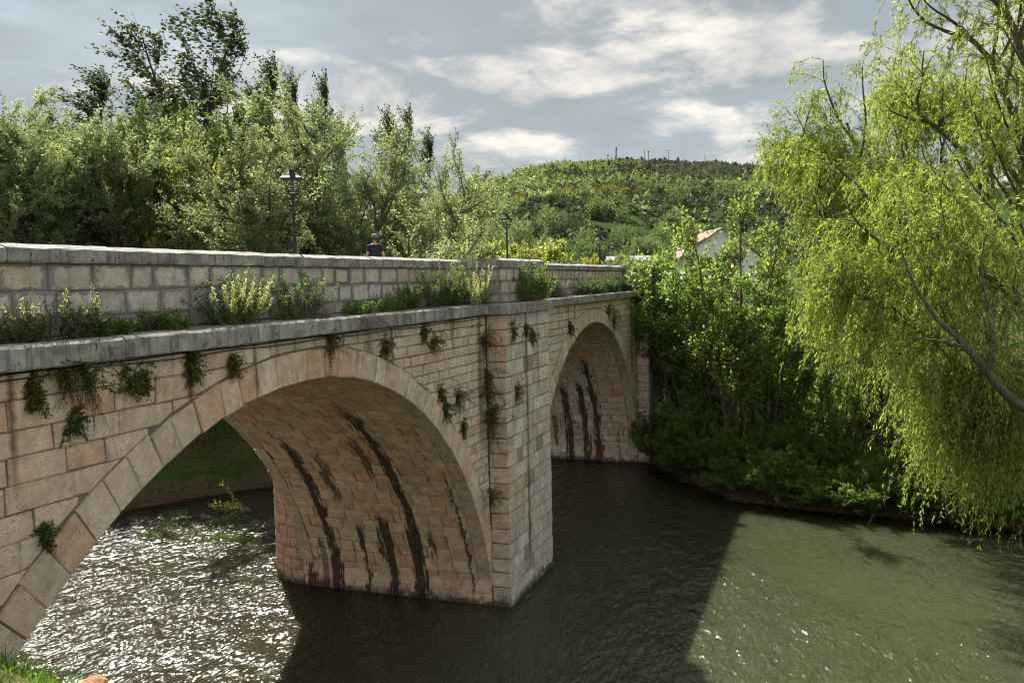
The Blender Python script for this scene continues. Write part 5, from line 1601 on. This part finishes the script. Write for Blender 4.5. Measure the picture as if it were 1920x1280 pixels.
for i, (k, px, py, hp_, w, q, lab) in enumerate((
    ('hang', 165, 700, 105, .9, -.02, 'big dark plant hanging from the wall at the left'), ('hang', 120, 694, 70, .5, -.02, 'lighter sprays left of the big dark hanging plant'), ('hang', 140, 790, 30, .4, -.02, 'small leafy plant below the big hanging plant'), ('hang', 243, 712, 30, .35, -.02, 'small brownish plant right of the big hanging plant'), ('hang', 268, 706, 28, .3, -.02, 'tiny tuft beside the small brownish plant'),
    ('trail', 355, 655, 80, .22, -.02, 'narrow rusty green trail hanging above the ring'), ('hang', 433, 684, 34, .25, -.04, 'small plant on the ring left of the crown'), ('hang', 617, 630, 48, .35, -.04, 'green tuft hanging over the crown stones'), ('roots', 690, 600, 62, 1.1, -.3, 'mat of dead roots hanging over the cornice'), ('hang', 722, 650, 36, .4, -.02, 'tuft under the dead roots'),
    ('hang', 793, 622, 26, .3, -.02, 'small sprig right of the dead roots'), ('hang', 812, 640, 32, .4, -.02, 'faint grassy sprig right of the small sprig'), ('hang', 905, 630, 75, 1.3, -.02, 'large bush hanging beside the pier'), ('trail', 912, 690, 110, .9, -.05, 'dark trail of ivy under the large hanging bush'), ('trail', 919, 765, 120, 1.1, -.12, 'green ivy along the inner corner of the pier'), ('hang', 918, 775, 36, .8, -.2, 'leafy tuft in the ivy on the pier corner'),
    ('hang', 920, 930, 38, .5, -.3, 'lowest green tuft at the pier corner'), ('hang', 857, 742, 42, .35, -.02, 'long tuft on the wall right of the ring'), ('hang', 834, 764, 30, .35, -.02, 'small tuft at the edge of the ring'), ('hang', 826, 735, 18, .25, -.02, 'tiny tuft above the ring edge'), ('hang', 868, 805, 14, .25, -.02, 'tiny sprig low on the wall'),
    ('hang', 961, 618, 26, .35, -PB - .01, 'small plant high on the buttress front'), ('hang', 985, 618, 18, .3, -PB - .01, 'little dark tuft right of the plant on the buttress'), ('hang', 997, 628, 22, .35, -PB - .01, 'drooping tuft high on the right of the buttress'), ('hang', 968, 732, 26, .5, -PB - .01, 'round tuft halfway up the buttress'),
    ('hang', 1140, 578, 40, 1.2, -.02, 'dark bush hanging over the second arch'), ('hang', 1150, 600, 30, .8, -.02, 'lower tips of the bush over the second arch'), ('trail', 1200, 560, 130, 1.6, -.2, 'dark ivy down the side of the far buttress'), ('hang', 1210, 605, 30, 1.4, -.4, 'green ivy tuft on the far buttress'), ('trail', 60, 720, 50, .2, -.02, 'narrow brown root trail at the far left of the wall'),
    ('hang', 83, 1005, 24, .25, -.03, 'small green tuft in the joint of the ring at left'), ('hang', 1068, 612, 18, .4, -.03, 'tiny tuft left of the second arch crown'))):
    plant(k, px, py, hp_, lab, q, 300 + i, w, FG)

# ------------------------------------------------------------------ man walking on the bridge
M_skin = plain_mat('skin', (.45, .27, .19), .6, .1, 10, .1)
M_navy = plain_mat('navy_cloth', (.012, .014, .030), .85, .25, 20, .3)
M_trous = plain_mat('grey_cloth', (.09, .085, .08), .85, .2, 20, .3)
M_cap = plain_mat('cap_cloth', (.10, .20, .21), .8, .2, 20, .3)
M_white = plain_mat('white_cloth', (.72, .72, .74), .8, .05, 20, .2)
M_hair = plain_mat('hair', (.04, .03, .022), .7, .2, 40, .3)
M_shoe = plain_mat('shoe', (.03, .03, .03), .6, .2, 20, .2)
def skin_body(name, joints, edges, mat, parent, root=0, sub=2):
    """joints: (x,y,z,rx,ry)"""
    me = bpy.data.meshes.new(name); me.from_pydata([j[:3] for j in joints], edges, []); me.materials.append(mat)
    o = put(name, me, parent)
    o.modifiers.new('skin', 'SKIN').use_smooth_shade = True
    for i, j in enumerate(joints):
        sv = me.skin_vertices[0].data[i]; sv.radius = (j[3], j[4]); sv.use_root = (i == root)
    s = o.modifiers.new('sub', 'SUBSURF'); s.levels = sub; s.render_levels = sub
    return o
pz = 11.58
pp = at_q(703, 470, 2.1)
MANK = 1.05
man = thing('person', 'man in dark navy polo shirt and green grey cap walking on the bridge', 'person', (pp.x, pp.y, pz), math.atan2(-(CAM.y - pp.y), -(CAM.x - pp.x)) + R_(98))
man.scale = (MANK,) * 3
# local frame: faces -Y, x to his left; height 1.75
J = [(0, 0, .95, .15, .11), (0, .01, 1.12, .135, .105), (0, .01, 1.32, .16, .11), (0, .01, 1.44, .12, .085), (0, .0, 1.50, .055, .055), (0, -.015, 1.57, .065, .07), (0, -.02, 1.65, .082, .098), (0, -.01, 1.72, .07, .085),
     (.17, .01, 1.42, .062, .06), (.245, .03, 1.18, .044, .044), (.265, -.08, .98, .032, .030), (.262, -.14, .91, .036, .022),
     (-.17, .01, 1.42, .062, .06), (-.25, .04, 1.18, .044, .044), (-.285, -.05, .97, .032, .030), (-.285, -.10, .90, .036, .022),
     (.095, 0, .88, .092, .09), (.10, -.06, .48, .06, .06), (.10, .02, .09, .042, .045), (.105, -.12, .045, .040, .03),
     (-.095, 0, .88, .092, .09), (-.10, .05, .48, .06, .06), (-.10, .22, .12, .042, .045), (-.105, .12, .05, .040, .03)]
E_ = [(0, 1), (1, 2), (2, 3), (3, 4), (4, 5), (5, 6), (6, 7), (3, 8), (8, 9), (9, 10), (10, 11), (3, 12), (12, 13), (13, 14), (14, 15), (0, 16), (16, 17), (17, 18), (18, 19), (0, 20), (20, 21), (21, 22), (22, 23)]
for hi, sg in ((11, 1), (15, -1)):              # five fingers on each hand
    hx_, hy_, hz_ = J[hi][:3]
    for f_, (dx_, L_) in enumerate(((-.027, .062), (-.009, .072), (.009, .068), (.026, .052))):
        b = len(J); J.append((hx_ + dx_, hy_ - .030, hz_ - .045, .009, .009)); J.append((hx_ + dx_, hy_ - .030 + .012, hz_ - .045 - L_ * .55, .0085, .0085)); J.append((hx_ + dx_, hy_ - .005, hz_ - .045 - L_, .0075, .0075)); E_ += [(hi, b), (b, b + 1), (b + 1, b + 2)]
    b = len(J); J.append((hx_ - sg * .042, hy_ - .035, hz_ - .015, .010, .010)); J.append((hx_ - sg * .050, hy_ - .055, hz_ - .050, .009, .009)); E_ += [(hi, b), (b, b + 1)]
body = skin_body('body', J, E_, M_skin, man)
nose, nf = [(-.014, -.105, 1.625), (.014, -.105, 1.625), (0, -.135, 1.622), (0, -.108, 1.665)], [(0, 1, 2), (0, 2, 3), (1, 3, 2), (0, 3, 1)]
put('nose', new_mesh('nose', nose, nf, M_skin), body)
for sx in (-.034, .034):
    V, F = lathe([(.002, -.008), (.010, -.004), (.011, .004), (.002, .008)], 8); me = new_mesh('eye', [(x + sx, y - .098, z + 1.655) for x, y, z in V], F, M_hair); put('eye', me, body)
    V, F = lathe([(.004, -.03), (.013, -.015), (.015, .012), (.005, .03)], 8); me = new_mesh('ear', [(x * .6 + sx * 2.5, y - .01, z + 1.645) for x, y, z in V], F, M_skin); put('ear', me, body)
v, f = box_geo(-.026, .026, -.106, -.09, 1.583, 1.591); put('mouth', new_mesh('mouth', v, f, plain_mat('lips', (.30, .12, .10), .6)), body)
shirt = skin_body('shirt', [(0, 0, .90, .175, .135), (0, .01, 1.12, .16, .128), (0, .01, 1.32, .185, .132), (0, .01, 1.435, .135, .10), (0, .0, 1.475, .068, .066), (.175, .01, 1.415, .082, .08), (.225, .022, 1.24, .070, .072), (-.175, .01, 1.415, .082, .08), (-.23, .03, 1.24, .070, .072)],
                  [(0, 1), (1, 2), (2, 3), (3, 4), (3, 5), (5, 6), (3, 7), (7, 8)], M_navy, man)
V, F = lathe([(.070, 1.452), (.082, 1.462), (.074, 1.50), (.066, 1.505)], 14); put('collar', new_mesh('collar', V, F, M_white, smooth=True), shirt)
V, F = tube([(.055, -.075, 1.475), (.035, -.135, 1.40), (.008, -.148, 1.33)], [.018, .015, .008], 5); put('collar_trim', new_mesh('collar_trim', V, F, M_white), shirt)
V, F = join_geo([tube([(-.085 + .034 * math.cos(a), -.145, 1.335 + .034 * math.sin(a)) for a in np.linspace(.4, 5.2, 9)], .008, 4), tube([(-.085, -.148, 1.33), (-.055, -.15, 1.325)], .009, 4)]); put('chest_emblem', new_mesh('chest_emblem', V, F, M_white), shirt)
skin_body('trousers', [(0, 0, .96, .16, .125), (.095, 0, .86, .105, .105), (.10, -.06, .48, .085, .085), (.10, .02, .13, .07, .07), (-.095, 0, .86, .105, .105), (-.10, .05, .48, .085, .085), (-.10, .21, .16, .07, .07)], [(0, 1), (1, 2), (2, 3), (0, 4), (4, 5), (5, 6)], M_trous, man)
V, F = lathe([(.098, 1.685), (.104, 1.70), (.102, 1.74), (.080, 1.785), (.030, 1.805), (.004, 1.808)], 16); cap_o = put('cap', new_mesh('cap', [(x, y * 1.12 - .012, z) for x, y, z in V], F, M_cap, smooth=True), man)
V = [(.10 * math.sin(a) * k, -.012 - .11 * math.cos(a) - e, 1.695 - d) for (k, e, d) in ((1.0, .0, -.004), (.92, .085, .018)) for a in np.linspace(-1.1, 1.1, 9)]
V += [(x, y, z - .010) for x, y, z in V]
F = [(i, i + 1, i + 10, i + 9) for i in range(8)] + [(i + 18, i + 27, i + 28, i + 19) for i in range(8)] + [(i + 9, i + 10, i + 28, i + 27) for i in range(8)]
put('brim', new_mesh('brim', V, F, M_cap), cap_o)
V, F = lathe([(.085, 1.60), (.094, 1.64), (.100, 1.69)], 14); put('hair', new_mesh('hair', [(x, abs(y) * 1.1 + .0 if y < 0 else y * 1.12, z) for x, y, z in V], F, M_hair, smooth=True), man)
for sx, y0, z0 in ((.105, -.10, 0), (-.105, .14, .02)):
    V, F = tube([(sx, y0 + .15, z0 + .05), (sx, y0 + .05, z0 + .05), (sx, y0 - .08, z0 + .04)], [.05, .052, .035], 8); put('shoe', new_mesh('shoe', V, F, M_shoe, smooth=True), man)

# ------------------------------------------------------------------ grass, weeds and reeds
def blades(pos, h, w, g, lean=.35, base=(.10, .19, .03), v=.25, seg=3, droop=.6):
    n = len(pos); d = np.stack([g.normal(0, lean, n), g.normal(0, lean, n), np.ones(n)], 1)
    P = grow(pos, d, h, seg, .06, DOWN, droop, g)
    T = nrm(P[:, -1] - P[:, 0]); s_ = nrm(np.cross(T, g.normal(0, 1, (n, 3))))
    wd = np.linspace(1, .12, seg + 1)
    A = P + s_[:, None] * (wd * w * .5)[None, :, None]; B = P - s_[:, None] * (wd * w * .5)[None, :, None]
    V = np.stack([A, B], 2).reshape(-1, 3)
    i = (np.arange(n) * (seg + 1) * 2)[:, None] + (np.arange(seg) * 2)[None]
    F = np.stack([i, i + 1, i + 3, i + 2], -1).reshape(-1, 4)
    return V, F, np.repeat(tints(n, base, g, v, .12), seg, 0)
gg = np.random.default_rng(9)
def scatter(n, x0, x1, y0, y1, dmin, dmax, clump=0.0):
    x = gg.uniform(x0, x1, n); y = gg.uniform(y0, y1, n); d = river_dist(x, y)
    k = (d > dmin) & (d < dmax)
    if clump: k &= fbm(x * 1.3, y * 1.3, 3, 77) > clump
    x, y = x[k], y[k]; return np.stack([x, y, terrain(x, y) - .02], 1)
# near bank, lower left corner
G = Geo(); p = scatter(26000, 1.5, 9.5, -9.0, -1.2, 5.2, 18, .28)
keep = np.array([True] * len(p)); p = p[(p[:, 2] > 4.2)]
G.add(*blades(p, gg.uniform(.08, .36, len(p)), .013, gg, .5, (.10, .20, .035), .4))
c_ = at(40, 1268, 8.0)
n = 9000; pos = np.stack([gg.normal(c_.x, .45, n), gg.normal(c_.y, .50, n), np.zeros(n)], 1); pos[:, 2] = terrain(pos[:, 0], pos[:, 1]) - .02
G.add(*blades(pos, gg.uniform(.10, .34, n), .010, gg, .5, (.13, .24, .045), .4))
put('bank_grass', G.mesh('bank_grass', M_leaf), None, kind='stuff', label='fresh green grass on the near bank in the lower left corner', category='grass')
# upstream bank seen through the first arch
G = Geo(); p = scatter(28000, 22, 62, 17, 52, .5, 16, .36); G.add(*blades(p, gg.uniform(.3, .85, len(p)), .05, gg, .4, (.065, .125, .03)))
put('far_bank_grass', G.mesh('far_bank_grass', M_leaf), None, kind='stuff', label='rank dark green grass on the upstream bank seen through the first arch', category='grass')
# dry reeds and twigs along the foot of the right bank
G = Geo(); p = scatter(26000, 40, 58, -26, 1, -.35, 1.0); G.add(*blades(p, gg.uniform(.3, 1.0, len(p)), .024, gg, .8, (.19, .155, .10), .35, 3, 1.6))
p = scatter(20000, 40, 60, -28, 1, .3, 7); G.add(*blades(p, gg.uniform(.3, .9, len(p)), .035, gg, .5, (.045, .080, .022), .3, 3, .8))
put('bank_reeds', G.mesh('bank_reeds', M_leaf), None, kind='stuff', label='dry reeds and dark grass along the foot of the right bank', category='reeds')
# water weeds floating in the shallows upstream
G = Geo()
for i, (px, py, r) in enumerate(((318, 985, 1.0), (352, 1000, 1.3), (392, 990, 1.1), (415, 1008, .8), (455, 990, 1.2), (468, 1012, .7), (290, 1000, .8), (330, 962, .7))):
    q_ = at(px, py, 30) - CAM; c_ = CAM + q_ * (-CAM.z / q_.z)
    n = 150; pos = np.stack([gg.normal(0, r * .55, n) + c_.x, gg.normal(0, r * .45, n) + c_.y, gg.uniform(.01, .10, n)], 1)
    V, F = leaf_quads(pos, nrm(gg.normal(0, 1, (n, 3)) * [1, 1, .35]), .11, .06, gg); G.add(V, F, tints(n, (.09, .14, .035), gg, .25, .2))
put('water_weed', G.mesh('water_weed', M_leaf), None, kind='stuff', label='green weed floating in the shallows seen through the first arch', category='water weed')
# a lit spray of leaves reaching over the water beside the cutwater
sp_ = at(470, 955, 44)
P = grow(np.array([[0, 0, 0.0]] * 5), np.array([[-rt.x, -rt.y, .15]] * 5) + gg.normal(0, .22, (5, 3)), 2.2, 7, .1, DOWN, .3, gg)
G = Geo(); G.add(*np_tubes(P, np.full(5, .015), np.full(5, .004), 4), (.3, .3, .3)); pos, tan, idx = along(P, 40, gg, .2)
V, F = leaf_quads(pos + gg.normal(0, .06, pos.shape), nrm(tan + gg.normal(0, .6, pos.shape)), .15, .08, gg); G.add(V, F, tints(len(pos), (.22, .27, .08), gg))
o = put('leaf_spray', G.mesh('leaf_spray', M_leaf_bright), None, label='sunlit leafy branch over the water left of the rounded cutwater', category='branch'); o.location = sp_
# fallen branches lying at the edge of the right bank
for i, (px, py, L_, a_, lab) in enumerate(((1290, 905, 2.6, .4, 'bare fallen branch in the water near the far buttress'), (1420, 930, 2.2, 2.4, 'bare fallen branch at the bank below the saplings'), (1540, 945, 3.0, .2, 'long bare branch lying along the middle of the right bank'), (1640, 962, 2.4, 2.8, 'bare branch sloping into the water left of the pale boulder'), (1790, 978, 2.6, .5, 'bare branch in the water under the willow fringe'))):
    q_ = at(px, py, 30) - CAM; c_ = CAM + q_ * ((.15 - CAM.z) / q_.z)
    P = grow(np.array([[0, 0, .0]]), np.array([[math.cos(a_), math.sin(a_), .22]]), L_, 10, .12, DOWN, .35, gg); s1_, d1_, i1_, t1_ = spawn(P, 7, .2, 1, .4, .9, gg); P1 = grow(s1_, d1_, L_ * .35, 6, .15, UP, .1, gg)
    G = Geo(); G.add(*np_tubes(P, [.055], [.012], 6)); G.add(*np_tubes(P1, np.full(7, .02), np.full(7, .006), 4)); o = put('fallen_branch', G.mesh('fallen_branch', M_bark, True), None, label=lab, category='branch', group='fallen branches on the right bank'); o.location = c_
# stones
def rock(p, r, label, mat, sq=.6, seed=1):
    bm = bmesh.new(); bmesh.ops.create_icosphere(bm, subdivisions=3, radius=1)
    for v in bm.verts:
        k = 1 + .28 * mnoise.noise(v.co * 1.3 + Vector((seed, 0, 0))) + .12 * mnoise.noise(v.co * 3.7 + Vector((0, seed, 0)))
        v.co = Vector((v.co.x * r * k, v.co.y * r * k * .8, v.co.z * r * k * sq))
    me = bpy.data.meshes.new('rock'); bm.to_mesh(me); bm.free(); me.materials.append(mat)
    o = put('rock', me, None, label=label, category='rock'); o.location = p; return o
M_rock = plain_mat('grey_rock', (.28, .26, .25), .9, .3, 4.0, .7)
M_earth = plain_mat('orange_earth', (.30, .155, .085), .95, .45, 14.0, 1.0, 0.0, .05)
q_ = at(1718, 952, 30) - CAM; c_ = CAM + q_ * ((.25 - CAM.z) / q_.z); rock(c_, .55, 'pale grey boulder at the water edge under the willow', M_rock, .6, 3)
c_ = at(168, 1279, 8.6); rock((c_.x, c_.y, c_.z - .10), .22, 'lump of orange earth beside the grass at lower left', M_earth, .6, 5)
c_ = at(130, 1287, 8.3); rock((c_.x, c_.y, c_.z - .12), .20, 'smaller lump of orange earth close to the grass', M_earth, .6, 8)
